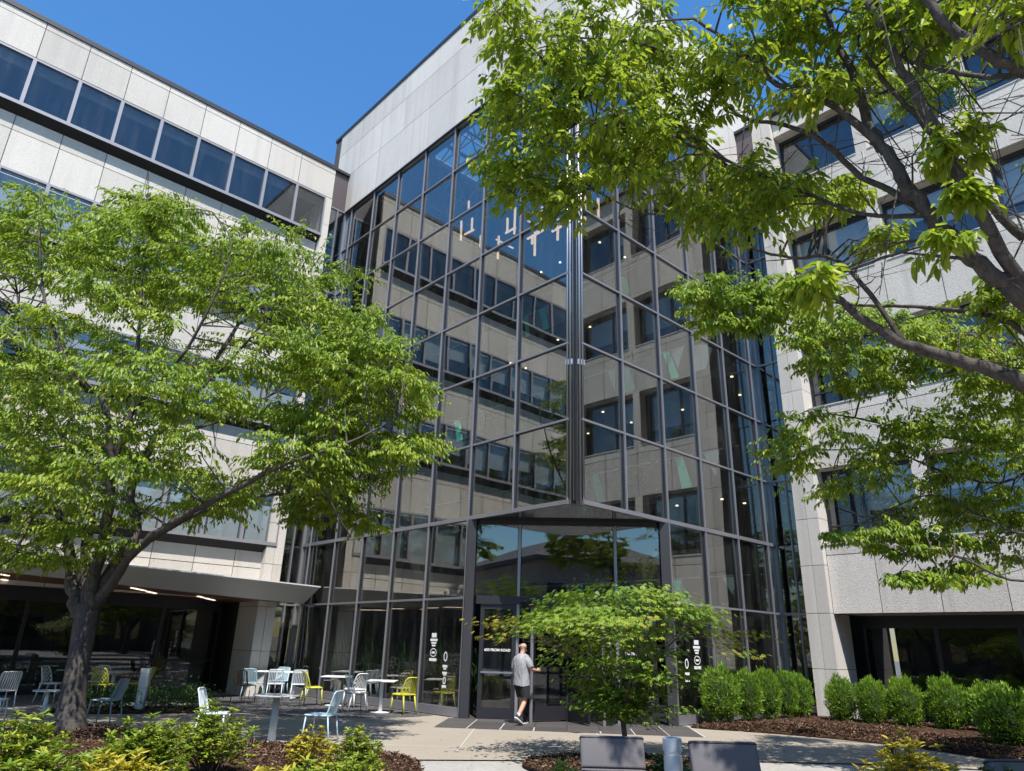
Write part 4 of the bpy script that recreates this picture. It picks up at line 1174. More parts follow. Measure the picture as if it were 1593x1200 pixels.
for i, (x, y, s, lab) in enumerate(((-5.35, 8.2, .8, 'small dark green shrub just right of the flat bollard post'), (-4.75, 8.0, .85, 'small dark green shrub farthest right of the flat bollard post'),
                                  (-6.25, 8.5, .85, 'dark green low shrub left of the flat bollard post'), (-6.95, 8.8, .8, 'dark green low shrub behind the big tree trunk'))):
    o = thing('low_shrub', lab, 'shrub', (x, y, .03), i * 1.3, 'dark low shrubs by the terrace')
    o.scale = (s * .9, s * .9, s * .62)
    kid('foliage', copies(('dk', 0), lambda: leaf_mesh('foliage', *(lambda a: (a[0] * np.array([1, 1, .8]) + np.array([0, 0, .5]), *a[1:]))(bush_leaves(1500, (.62, .62, .62), .11, .035, .6)), M('leaf_dark'))), o)
    kid('stems', copies(('dks', 0), lambda: MB().tube([(0, 0, 0), (0, 0, .5)], [.03, .01], 6).tube([(0, 0, .1), (.2, .1, .5)], [.015, .005], 5).tube([(0, 0, .1), (-.15, -.15, .5)], [.015, .005], 5).mesh('stems', M('bark'))), o)

# ================================================================== TREES
def smooth_path(pts, sub=4):
    a = np.array(pts); n = len(a); out = []
    for i in range(n - 1):
        p0, p1, p2, p3 = a[max(i-1, 0)], a[i], a[i+1], a[min(i+2, n-1)]
        for k in range(sub):
            t = k / sub
            out.append(.5 * ((2*p1) + (-p0+p2)*t + (2*p0-5*p1+4*p2-p3)*t*t + (-p0+3*p1-3*p2+p3)*t**3))
    out.append(a[-1]); return np.array(out)
def grow(root, limbs, clusters, rg, leafL, leafW, sprays, per, leaf_m, twig_r=.011, near=0, slen=1.0, bare=0):
    org = np.array(root.location)
    samples = []
    for i, lb in enumerate(limbs):
        sp = smooth_path(lb, 5)
        if i: sp[1:-1, :3] += rg.normal(size=(len(sp) - 2, 3)) * np.minimum(.016, sp[1:-1, 3:4] * .22)
        b = MB().tube([tuple(p[:3]) for p in sp], [float(p[3]) for p in sp], 12 if i < 2 else 8)
        b.build('trunk' if i == 0 else 'limb', M('bark'), root, True)
        if i: samples.append(sp)
    S = np.concatenate(samples); 
    tw = MB(); P = []; D = []; N = []; Lf = []
    base = S[:, :3].mean(0)
    for (cx, cy, cz, r) in clusters:
        c = np.array([cx, cy, cz])
        d2 = ((S[:, :3] - c) ** 2).sum(1) + np.maximum(0, S[:, 2] - cz + .05) * .8
        j = int(np.argmin(d2)); a = S[j, :3]
        dirv = c - a; dist = np.linalg.norm(dirv)
        m1 = a + dirv * .45 + np.array([0, 0, .12 * dist]) + rg.normal(size=3) * .06 * dist
        q0 = c + rg.normal(size=3) * r * .1
        tw.tube([a, m1, q0], [min(S[j, 3], twig_r * (1 + .5 * dist)), twig_r * .8, twig_r * .45], 5, False)
        hd = dirv.copy(); hd[2] = 0; hd = hd / (np.linalg.norm(hd) + 1e-6)
        for s in range(sprays):
            off = rg.normal(size=3); off = off / np.linalg.norm(off) * r * rg.uniform(.1, .9) ** .6; off[2] *= .42
            st = c + off * .55
            ang = rg.uniform(0, 2 * math.pi)
            dv = np.array([math.cos(ang), math.sin(ang), 0]) * .8 + off / r * .7 + hd * .55; dv[2] = rg.uniform(-.35, .25); dv /= np.linalg.norm(dv)
            ln = slen * r * rg.uniform(.6, 1.05)
            if s % 2 == 0 or near: tw.tube([q0 if s % 4 == 0 else st, st + dv * ln * .5, st + dv * ln + np.array([0, 0, -.12 * ln])], [twig_r * .42, twig_r * .32, twig_r * .2], 3, False)
            side = np.cross(dv, [0, 0, 1.0]); side /= np.linalg.norm(side) + 1e-6
            f = (np.arange(per) + .6) / per; sgn = np.where(np.arange(per) % 2 == 0, -1.0, 1.0)
            drop = np.zeros((per, 3)); drop[:, 2] = -.12 * ln * f * f
            P.append(st + np.outer(f * ln, dv) + drop + rg.normal(size=(per, 3)) * .014)
            d = dv * .55 + np.outer(sgn * rg.uniform(.35, .95, per), side); d[:, 2] -= rg.uniform(.3, 1.35, per); D.append(d)
            nn = dv * .35 + np.outer(sgn * rg.uniform(0, .9, per), side) + rg.normal(size=(per, 3)) * .34; nn[:, 2] += 1.0; N.append(nn)
            Lf.append(leafL * rg.uniform(.5, 1.28, per) * (1 - .15 * f))
    for b_ in range(bare):
        j = rg.integers(len(S)); a = S[j, :3]; dv = rg.normal(size=3); dv /= np.linalg.norm(dv); ln = rg.uniform(.4, .9)
        m1 = a + dv * ln * .5; e = a + dv * ln + rg.normal(size=3) * .12
        tw.tube([a, m1 + rg.normal(size=3) * .04, e], [.007, .005, .0025], 4, False)
        for _ in range(3):
            dd = rg.normal(size=3) * .22; tw.tube([m1 + (e - m1) * rg.uniform(), m1 + (e - m1) * .7 + dd], [.004, .0018], 3, False)
    tag(tw.build('twigs', M('bark'), root), kind='stuff')
    P = np.concatenate(P); D = np.concatenate(D); N = np.concatenate(N); Lf = np.concatenate(Lf)
    Wf = Lf * (leafW / leafL) * rg.uniform(.8, 1.2, len(P))
    if near:
        rel = P - np.array(CAM); dep = rel @ np.array(_F); px = rel @ np.array(_R2) / dep * FPX; py = rel @ np.array(_U2) / dep * FPX
        vis = (dep > .5) & (abs(px) < 780) & (abs(py) < 590)
        order = np.argsort(np.where(vis, dep, 1e9))[:near]
        unitm = leaf_mesh('leaf', np.zeros((1, 3)), np.array([[0, 1., 0]]), np.array([[0, 0, 1.]]), np.ones(1), np.array([leafW / leafL]), M(leaf_m))
        for i in order:
            d = Vector(D[i]).normalized(); n_ = Vector(N[i]); n_ = (n_ - d * n_.dot(d)).normalized(); s_ = d.cross(n_); L_ = float(Lf[i])
            o = bpy.data.objects.new('leaf', unitm); COL.objects.link(o); o.parent = root
            mw = Matrix(((s_.x * L_, d.x * L_, n_.x * L_, P[i][0] - org[0]), (s_.y * L_, d.y * L_, n_.y * L_, P[i][1] - org[1]), (s_.z * L_, d.z * L_, n_.z * L_, P[i][2] - org[2]), (0, 0, 0, 1)))
            o.matrix_local = mw
        keep = np.ones(len(P), bool); keep[order] = False
        P, D, N, Lf, Wf = P[keep], D[keep], N[keep], Lf[keep], Wf[keep]
    fm = leaf_mesh('foliage', P, D, N, Lf, Wf, M(leaf_m))
    tag(put('foliage', fm, root), kind='stuff')
    return len(P)
LL = [[[-8.08,4.52,-0.07,0.31],[-8.14,4.58,0.54,0.22],[-8.17,4.6,1.17,0.19],[-8.2,4.63,1.77,0.195],[-8.22,4.65,2.16,0.18]],[[-8.25,4.67,1.88,0.139],[-8.46,5.01,2.44,0.115],[-8.59,5.26,3.09,0.097],[-8.84,5.21,3.66,0.081],[-9.36,5.15,4.13,0.066],[-9.84,4.91,4.26,0.052],[-10.68,5.01,4.64,0.038],[-11.45,5.17,5.21,0.025]],[[-8.21,4.64,2.04,0.123],[-8.27,4.97,2.63,0.103],[-8.32,5.42,3.25,0.088],[-8.26,5.78,3.97,0.074],[-8.58,6.61,5.08,0.062],[-8.84,7.39,5.7,0.05],[-9.41,8.46,7.09,0.038],[-10.1,9.64,9.27,0.027],[-10.58,10.35,11.23,0.016]],[[-8.16,4.59,2.1,0.131],[-8.26,4.41,2.72,0.109],[-8.35,4.09,3.55,0.093],[-8.51,3.83,4.27,0.079],[-8.61,3.64,4.62,0.065],[-8.94,3.55,5.59,0.052],[-9.62,3.77,6.25,0.04],[-10.18,4.28,7.5,0.028],[-10.56,4.76,9.1,0.016]],[[-8.57,3.75,4.43,0.066],[-8.53,3.31,5.52,0.048],[-8.71,3.34,7.03,0.035],[-8.86,3.61,8.77,0.023],[-8.98,3.99,10.27,0.012]],[[-8.12,4.55,2.22,0.123],[-8.0,4.45,2.86,0.106],[-7.71,4.45,3.49,0.094],[-7.83,4.97,4.42,0.082],[-7.49,5.2,5.72,0.072],[-7.21,5.21,6.37,0.062],[-6.79,5.1,7.16,0.052],[-6.33,5.08,8.54,0.043],[-6.1,5.01,8.89,0.034],[-5.65,4.87,10.12,0.025],[-5.23,4.62,11.12,0.016]],[[-7.21,5.21,6.37,0.041],[-6.91,4.26,6.86,0.032],[-6.67,3.5,7.46,0.026],[-6.37,2.95,8.14,0.02],[-5.77,2.13,8.99,0.015],[-5.45,1.56,9.37,0.01]],[[-8.07,4.51,2.19,0.107],[-8.01,3.91,2.71,0.087],[-7.9,3.13,3.18,0.072],[-7.6,2.18,3.62,0.059],[-7.16,1.23,4.02,0.046],[-6.65,0.49,4.44,0.035],[-5.96,-0.14,4.8,0.023],[-5.24,-0.54,5.35,0.012]],[[-7.9,3.13,3.18,0.049],[-7.14,2.3,3.82,0.036],[-6.15,1.93,4.16,0.027],[-5.06,1.74,4.18,0.018],[-4.46,1.6,4.52,0.01]],[[-6.65,0.49,4.44,0.021],[-6.12,0.27,4.06,0.015],[-5.69,0.28,3.57,0.012],[-5.44,0.33,3.34,0.008]],[[-7.49,5.2,5.72,0.049],[-6.29,5.59,6.27,0.036],[-4.96,5.45,7.38,0.027],[-3.79,4.92,8.45,0.018],[-2.97,4.17,9.02,0.01]],[[-8.53,3.31,5.52,0.041],[-8.27,1.98,6.25,0.031],[-8.13,1.3,7.2,0.023],[-8.02,1.21,8.39,0.016],[-8.31,1.74,9.2,0.01]],[[-9.36,5.15,4.13,0.033],[-9.53,4.49,3.05,0.023],[-9.77,4.17,2.68,0.015],[-10.27,4.09,2.52,0.008]]]
LC = [[-5.25,1.96,4.17,0.62],[-12.94,8.57,7.31,0.56],[-7.4,3.4,8.91,0.79],[-9.26,7.3,7.06,0.57],[-7.58,7.32,9.96,0.57],[-10.26,7.27,3.37,0.55],[-9.0,2.48,6.28,0.63],[-6.41,0.65,7.53,0.72],[-8.71,3.86,3.94,0.63],[-5.52,2.22,6.65,0.61],[-9.03,5.18,2.92,0.78],[-7.87,6.32,9.81,0.72],[-7.38,1.38,6.25,0.71],[-11.78,8.63,4.95,0.64],[-5.99,2.08,9.35,0.75],[-9.1,6.43,4.92,0.79],[-9.32,5.46,6.04,0.79],[-10.69,2.42,5.97,0.66],[-9.93,7.97,11.48,0.76],[-11.81,6.22,5.78,0.67],[-8.1,6.68,11.37,0.62],[-9.13,6.47,3.18,0.67],[-8.06,7.8,5.79,0.63],[-5.46,2.81,7.84,0.73],[-7.81,6.05,5.3,0.55],[-11.79,5.28,8.13,0.6],[-10.17,5.69,7.47,0.72],[-9.47,4.43,4.57,0.76],[-10.33,6.6,3.48,0.73],[-8.36,4.73,8.25,0.56],[-12.72,8.67,6.11,0.76],[-7.17,3.89,4.74,0.69],[-8.79,2.77,5.08,0.69],[-6.29,6.2,10.98,0.74],[-9.86,2.27,7.25,0.55],[-10.29,5.55,3.46,0.72],[-11.74,7.21,10.31,0.72],[-8.43,4.38,6.05,0.62],[-8.17,3.67,3.11,0.73],[-11.46,6.52,8.87,0.57],[-13.31,9.14,8.96,0.7],[-10.48,10.23,6.27,0.58],[-4.45,2.97,8.25,0.63],[-8.13,0.85,5.57,0.74],[-5.62,1.44,6.63,0.79],[-9.09,5.16,3.44,0.64],[-10.63,5.98,10.31,0.61],[-9.08,4.6,2.88,0.65],[-12.4,6.73,5.76,0.65],[-6.64,0.92,4.49,0.63],[-9.1,7.18,8.12,0.75],[-7.61,4.72,5.84,0.75],[-10.98,10.28,9.24,0.67],[-8.88,3.93,8.37,0.75],[-9.32,3.36,3.88,0.8],[-11.11,5.01,4.7,0.64],[-12.47,9.94,9.99,0.61],[-11.52,8.28,8.85,0.6],[-8.12,2.47,5.49,0.73],[-11.76,8.12,3.94,0.67],[-7.61,2.53,8.24,0.68],[-12.3,6.73,5.29,0.61],[-5.06,0.39,5.66,0.72],[-5.51,2.73,8.43,0.7],[-8.66,1.43,4.03,0.6],[-8.64,4.29,10.69,0.61],[-11.12,8.61,4.23,0.78],[-9.95,5.11,6.02,0.73],[-8.65,8.47,10.35,0.77],[-12.69,9.39,9.35,0.76],[-11.56,8.11,7.26,0.74],[-8.39,2.28,5.78,0.71],[-12.21,7.88,9.79,0.63],[-9.22,7.09,10.3,0.76],[-12.79,8.78,8.15,0.66],[-10.59,9.18,4.94,0.61],[-11.62,5.11,5.61,0.78],[-4.87,1.46,3.96,0.75],[-9.99,2.5,5.83,0.56],[-6.88,7.18,6.83,0.62],[-9.59,4.37,9.16,0.73],[-10.12,3.99,7.13,0.68],[-4.84,1.8,4.48,0.69],[-8.77,5.56,10.57,0.8],[-6.4,2.49,6.83,0.77],[-3.65,1.16,5.6,0.68],[-12.76,9.42,6.23,0.57],[-11.84,10.07,5.27,0.59],[-5.27,2.09,9.39,0.74],[-12.18,10.75,7.29,0.64],[-4.48,4.59,8.11,0.65],[-10.67,6.3,9.58,0.65],[-11.01,8.74,7.66,0.69],[-10.39,8.21,4.98,0.66],[-9.02,7.86,10.7,0.64],[-9.74,5.64,3.05,0.6],[-9.4,6.82,6.68,0.65],[-4.44,0.93,7.03,0.66],[-10.04,6.14,3.9,0.57],[-11.31,7.05,4.48,0.67],[-8.71,4.4,6.74,0.55],[-13.11,8.99,6.43,0.63],[-12.44,9.59,7.99,0.75],[-9.71,8.96,7.41,0.69],[-6.36,0.1,4.57,0.8],[-10.35,2.51,5.5,0.74],[-6.77,5.85,10.14,0.69],[-12.94,10.28,9.34,0.56],[-5.95,1.64,8.61,0.56],[-4.98,2.38,7.02,0.72],[-10.69,6.62,3.95,0.67],[-12.55,8.41,8.59,0.73],[-8.34,7.25,6.64,0.65],[-13.0,10.56,6.21,0.56],[-8.58,4.88,5.24,0.58],[-9.28,3.36,9.51,0.63],[-11.46,11.08,7.31,0.6],[-4.48,3.18,7.04,0.77],[-11.04,7.92,10.28,0.63],[-8.33,3.95,8.9,0.78],[-7.02,5.69,7.33,0.8],[-10.84,5.66,9.57,0.59],[-8.63,7.27,4.89,0.58],[-11.99,10.52,8.49,0.67],[-8.26,5.13,8.67,0.7],[-9.58,8.22,6.16,0.64],[-5.35,4.51,6.52,0.59],[-9.08,2.53,8.8,0.56],[-11.23,6.33,3.78,0.76],[-10.35,6.31,3.02,0.62],[-5.71,2.48,6.06,0.69],[-13.16,10.24,10.6,0.73],[-7.86,1.83,5.5,0.59],[-13.34,9.6,7.88,0.78],[-8.62,9.11,9.82,0.62],[-9.39,1.27,5.53,0.58],[-9.36,5.22,4.93,0.67],[-5.89,0.07,6.88,0.72],[-8.32,7.67,5.14,0.79],[-5.05,3.02,4.23,0.65],[-10.84,6.96,11.04,0.56],[-11.36,6.82,7.02,0.74],[-9.23,1.34,4.1,0.73],[-10.01,3.01,4.7,0.75],[-6.45,5.02,4.58,0.79],[-10.52,4.3,5.3,0.66],[-9.56,6.04,5.15,0.76],[-7.17,6.54,7.62,0.65],[-10.86,7.7,3.29,0.67],[-12.15,8.55,6.86,0.75],[-9.8,6.85,9.65,0.66],[-6.79,3.15,9.48,0.78],[-6.2,3.41,10.45,0.6],[-12.21,5.75,4.99,0.56],[-9.92,7.42,10.04,0.62],[-10.79,7.22,6.09,0.76],[-7.21,0.11,6.41,0.68],[-10.62,8.07,9.66,0.73],[-10.58,4.59,4.67,0.77],[-8.76,7.63,9.55,0.58],[-7.49,7.92,8.7,0.71],[-12.57,7.9,6.88,0.56],[-7.32,3.66,6.91,0.76],[-6.74,6.94,10.51,0.78],[-6.83,4.03,10.57,0.55],[-10.62,6.51,6.97,0.75],[-5.85,4.84,10.64,0.76],[-5.0,4.49,9.68,0.75],[-8.98,8.11,11.72,0.6],[-11.4,10.31,6.63,0.62],[-10.66,7.13,4.17,0.69],[-6.85,4.63,4.25,0.62],[-5.6,0.99,6.04,0.78],[-10.52,7.6,7.06,0.74],[-9.49,6.43,4.54,0.78],[-9.37,2.13,7.12,0.57],[-9.57,6.17,9.54,0.61],[-11.56,8.24,6.09,0.8],[-11.42,9.17,6.32,0.8],[-8.96,0.59,5.52,0.66],[-10.71,10.27,10.74,0.75],[-10.79,8.51,7.98,0.56],[-11.05,7.58,4.89,0.73],[-7.0,1.64,3.99,0.59],[-3.95,2.49,5.51,0.56],[-11.89,5.31,7.64,0.71],[-6.39,7.2,5.84,0.62],[-11.21,9.82,9.12,0.71],[-6.98,1.13,8.16,0.67],[-6.05,1.69,4.81,0.72],[-11.05,4.68,6.65,0.65],[-7.57,1.2,5.56,0.72],[-11.57,7.53,10.04,0.72],[-9.66,6.81,3.39,0.62],[-8.05,1.22,4.65,0.71],[-12.12,9.52,10.81,0.74],[-11.6,7.67,3.6,0.56],[-13.15,8.17,8.32,0.59],[-12.51,10.59,7.68,0.75],[-8.46,6.95,11.85,0.57],[-7.4,2.11,4.21,0.77],[-4.33,3.04,7.47,0.78],[-11.29,7.07,5.13,0.76],[-9.56,4.99,9.38,0.79],[-7.38,2.0,8.96,0.65],[-4.57,0.33,6.35,0.6],[-10.9,4.65,5.56,0.58],[-4.99,2.31,5.52,0.61],[-8.79,4.28,3.4,0.66],[-12.42,6.06,6.63,0.74],[-8.15,5.98,4.43,0.75],[-10.36,3.19,5.32,0.8],[-6.3,2.84,7.62,0.7],[-9.76,9.67,9.32,0.59],[-4.13,0.74,6.3,0.67],[-12.71,7.4,5.98,0.78],[-10.4,6.14,9.11,0.63],[-3.98,1.71,4.92,0.73],[-3.61,2.67,6.93,0.67],[-9.53,4.89,3.7,0.65],[-5.0,2.76,8.05,0.59],[-12.05,5.97,8.64,0.57],[-8.72,8.68,6.32,0.8],[-8.36,4.42,3.65,0.74],[-5.43,1.07,7.22,0.57],[-6.3,3.44,4.26,0.62],[-6.2,4.91,10.11,0.79],[-9.96,5.84,5.54,0.63],[-6.21,0.49,4.22,0.76],[-9.22,7.99,7.98,0.63],[-8.31,6.01,10.23,0.7],[-12.35,5.86,5.59,0.64],[-6.98,2.57,3.94,0.77],[-13.18,10.32,8.88,0.6],[-8.83,4.41,4.94,0.7],[-7.92,4.91,5.56,0.79],[-12.74,9.54,10.72,0.77],[-9.13,6.79,6.27,0.69],[-8.52,6.11,4.03,0.56],[-4.03,1.93,7.81,0.79],[-7.05,4.43,9.15,0.66],[-12.26,9.4,10.16,0.66],[-9.1,6.48,8.19,0.71],[-5.55,2.88,8.76,0.68],[-8.3,4.85,7.43,0.76],[-9.74,2.1,3.8,0.63],[-6.94,0.31,4.72,0.64],[-12.17,7.69,8.02,0.73],[-9.44,3.43,4.33,0.64],[-5.83,2.52,7.3,0.66],[-11.19,8.81,4.73,0.79],[-6.85,1.01,6.82,0.6],[-8.88,1.52,5.47,0.7],[-9.26,4.18,9.55,0.62],[-4.24,1.04,6.63,0.67],[-7.29,5.06,5.05,0.59],[-9.49,3.05,5.06,0.74],[-12.88,7.22,7.87,0.69],[-6.08,6.26,8.66,0.79],[-11.29,5.09,7.2,0.6],[-5.45,5.57,4.98,0.68],[-7.22,0.83,7.21,0.79],[-12.04,7.35,7.77,0.65],[-7.3,6.03,4.25,0.74],[-6.43,1.36,6.48,0.79],[-6.92,1.18,7.42,0.73],[-6.63,3.56,6.08,0.62],[-12.22,11.34,8.61,0.58],[-7.74,5.79,10.94,0.7],[-7.28,3.1,3.87,0.79],[-8.12,7.23,5.76,0.64],[-6.55,3.98,8.61,0.74],[-5.13,3.85,4.95,0.65],[-4.98,5.81,7.87,0.71],[-12.75,7.68,8.92,0.75],[-10.75,3.84,5.0,0.56],[-11.5,10.4,5.51,0.77],[-6.51,5.27,7.56,0.77],[-9.41,6.06,6.12,0.55],[-12.17,8.26,8.86,0.62],[-12.3,8.42,9.54,0.77],[-10.83,7.66,4.52,0.65],[-10.64,4.49,9.06,0.8],[-9.75,7.78,7.28,0.78],[-4.05,3.83,6.36,0.62],[-5.52,3.57,4.76,0.71],[-7.31,5.95,9.34,0.58],[-8.64,5.69,3.49,0.68],[-9.53,3.07,8.95,0.77],[-11.01,4.89,5.17,0.79],[-7.93,5.46,9.09,0.64],[-5.01,0.94,5.38,0.65],[-6.28,1.92,5.76,0.7],[-8.01,2.26,7.72,0.77],[-10.24,4.77,4.25,0.78],[-12.26,9.75,7.58,0.79],[-5.81,1.23,7.56,0.56],[-12.41,8.85,10.29,0.56],[-8.68,1.93,6.85,0.78],[-10.45,3.25,4.19,0.59],[-5.78,0.99,5.72,0.7],[-5.37,-0.6,4.72,0.52],[-5.54,1.29,5.5,0.57],[-5.54,0.28,7.42,0.6],[-4.8,1.34,7.33,0.65],[-6.25,-0.09,6.18,0.69],[-4.95,-0.6,6.03,0.54],[-5.54,-0.61,6.02,0.54],[-5.24,0.26,6.2,0.63],[-4.99,1.78,5.03,0.46],[-5.31,0.17,6.86,0.47],[-6.67,0.27,6.29,0.45],[-6.27,0.83,6.93,0.52],[-4.01,0.95,5.53,0.58],[-5.46,1.03,6.66,0.57],[-5.25,2.55,3.93,0.5],[-6.2,0.08,5.16,0.45],[-4.71,1.57,7.0,0.63],[-4.09,1.25,6.87,0.62],[-4.68,2.23,8.58,0.56],[-5.06,1.06,4.64,0.69],[-4.95,0.14,6.49,0.49],[-4.66,0.26,4.99,0.63],[-5.66,-0.52,6.57,0.46],[-3.75,1.56,5.47,0.65],[-4.73,1.69,5.71,0.51],[-4.2,1.71,6.43,0.47],[-5.12,2.41,4.34,0.65],[-6.04,0.7,5.46,0.66],[-5.58,1.47,4.59,0.58],[-6.31,0.42,6.02,0.63],[-4.27,0.49,5.98,0.5],[-5.23,0.56,4.79,0.66],[-6.5,0.64,5.29,0.59],[-5.91,0.7,4.97,0.52],[-4.76,0.82,6.02,0.64],[-5.74,0.44,4.29,0.48],[-4.88,-0.41,4.94,0.64],[-5.59,2.08,5.9,0.55],[-4.6,1.43,3.76,0.56],[-4.34,1.52,5.6,0.46],[-5.96,1.78,6.8,0.61],[-7.67,2.58,9.27,0.68],[-9.17,5.11,10.71,0.57],[-9.41,6.08,8.7,0.68],[-8.27,3.6,10.0,0.58],[-8.16,1.52,7.4,0.55],[-9.1,2.65,8.3,0.54],[-9.17,4.55,9.93,0.69],[-9.58,6.41,10.39,0.57],[-8.09,1.47,8.35,0.65],[-9.04,2.01,8.78,0.48],[-10.78,5.28,8.75,0.65],[-8.31,3.8,8.51,0.58],[-10.34,4.75,8.22,0.64],[-7.57,0.88,8.34,0.63],[-7.36,4.46,9.63,0.69],[-6.97,2.87,8.59,0.62],[-9.73,3.24,8.4,0.52],[-8.22,6.21,11.29,0.56],[-8.05,4.51,10.03,0.69],[-8.07,6.52,11.06,0.7],[-8.93,2.05,9.1,0.5],[-8.06,4.5,9.66,0.59],[-8.74,1.6,8.16,0.56],[-7.25,1.57,8.33,0.53],[-7.0,1.34,7.79,0.62],[-10.8,6.27,10.13,0.64]]
RL = [[[-4.74,-10.22,0,0.27],[-4.77,-10.22,0.5,0.2],[-4.82,-10.17,1.3,0.185],[-4.89,-10.12,2.69,0.18]],[[-4.89,-10.12,2.69,0.081],[-5.37,-9.85,3.3,0.068],[-5.68,-9.55,3.55,0.058],[-5.92,-9.22,3.77,0.049],[-6.08,-8.93,3.94,0.041],[-6.3,-8.71,4.16,0.033],[-6.44,-8.55,4.4,0.026],[-6.71,-8.46,4.42,0.019]],[[-4.89,-10.12,2.69,0.074],[-5.96,-10.01,3.26,0.066],[-6.72,-9.84,3.74,0.06],[-6.95,-9.72,3.91,0.054],[-7.12,-9.57,4.2,0.049],[-7.23,-9.46,4.49,0.044],[-7.23,-9.36,4.86,0.039],[-7.21,-9.27,5.2,0.035],[-7.18,-9.23,5.66,0.03],[-7.19,-9.15,6.08,0.026],[-7.24,-9.09,6.63,0.022]],[[-6.72,-9.84,3.74,0.046],[-7.17,-9.79,4.17,0.041],[-7.33,-9.75,4.39,0.037],[-7.38,-9.7,4.65,0.034],[-7.46,-9.66,5.01,0.031],[-7.51,-9.6,5.28,0.028],[-7.58,-9.56,5.6,0.025],[-7.62,-9.47,6.05,0.022]],[[-7.12,-9.57,4.2,0.028],[-7.06,-9.37,4.57,0.024],[-7.05,-9.12,4.9,0.022],[-7.1,-8.87,5.36,0.019],[-7.14,-8.65,5.59,0.017],[-7.19,-8.31,5.87,0.015],[-7.42,-8.06,6.37,0.013],[-7.74,-7.77,6.65,0.011],[-8.06,-7.29,6.85,0.009]],[[-7.23,-9.46,4.49,0.037],[-7.32,-9.32,4.94,0.03],[-7.36,-9.08,5.4,0.025],[-7.42,-8.76,5.75,0.021],[-7.53,-8.49,6.26,0.016],[-7.75,-8.29,6.53,0.012]],[[-6.63,-9.89,4.23,0.031],[-6.92,-9.7,4.68,0.025],[-7.09,-9.58,5.03,0.02],[-7.22,-9.41,5.51,0.016],[-7.34,-9.32,5.84,0.012]],[[-7.24,-10.35,4.25,0.037],[-7.59,-10.24,4.66,0.034],[-7.74,-10.14,4.75,0.031],[-7.87,-9.99,4.98,0.029],[-7.96,-9.9,5.24,0.027],[-8.04,-9.83,5.54,0.025]],[[-7.64,-10.2,4.68,0.019],[-7.47,-10.03,4.9,0.016],[-7.45,-9.76,5.18,0.013],[-7.47,-9.57,5.44,0.011],[-7.47,-9.39,5.93,0.009]],[[-5.37,-9.85,3.3,0.031],[-5.32,-9.57,4.1,0.025],[-5.39,-9.22,4.37,0.021],[-5.41,-8.85,4.54,0.017],[-5.45,-8.44,4.68,0.013],[-5.58,-8.1,4.81,0.009]],[[-6.08,-8.93,3.94,0.022],[-6.18,-8.71,4.53,0.019],[-6.06,-8.45,4.93,0.016],[-6.04,-8.1,5.08,0.014],[-6.26,-7.72,5.29,0.013],[-6.51,-7.48,5.57,0.011],[-6.94,-7.11,5.61,0.009],[-7.31,-6.86,5.78,0.007]],[[-7.18,-9.52,4.31,0.019],[-6.85,-9.05,4.7,0.016],[-6.76,-8.72,5.04,0.015],[-6.86,-8.37,5.37,0.013],[-7.1,-8.11,5.58,0.011],[-7.29,-7.81,5.91,0.01],[-7.57,-7.46,6.02,0.009],[-7.86,-7.11,6.13,0.007]]]
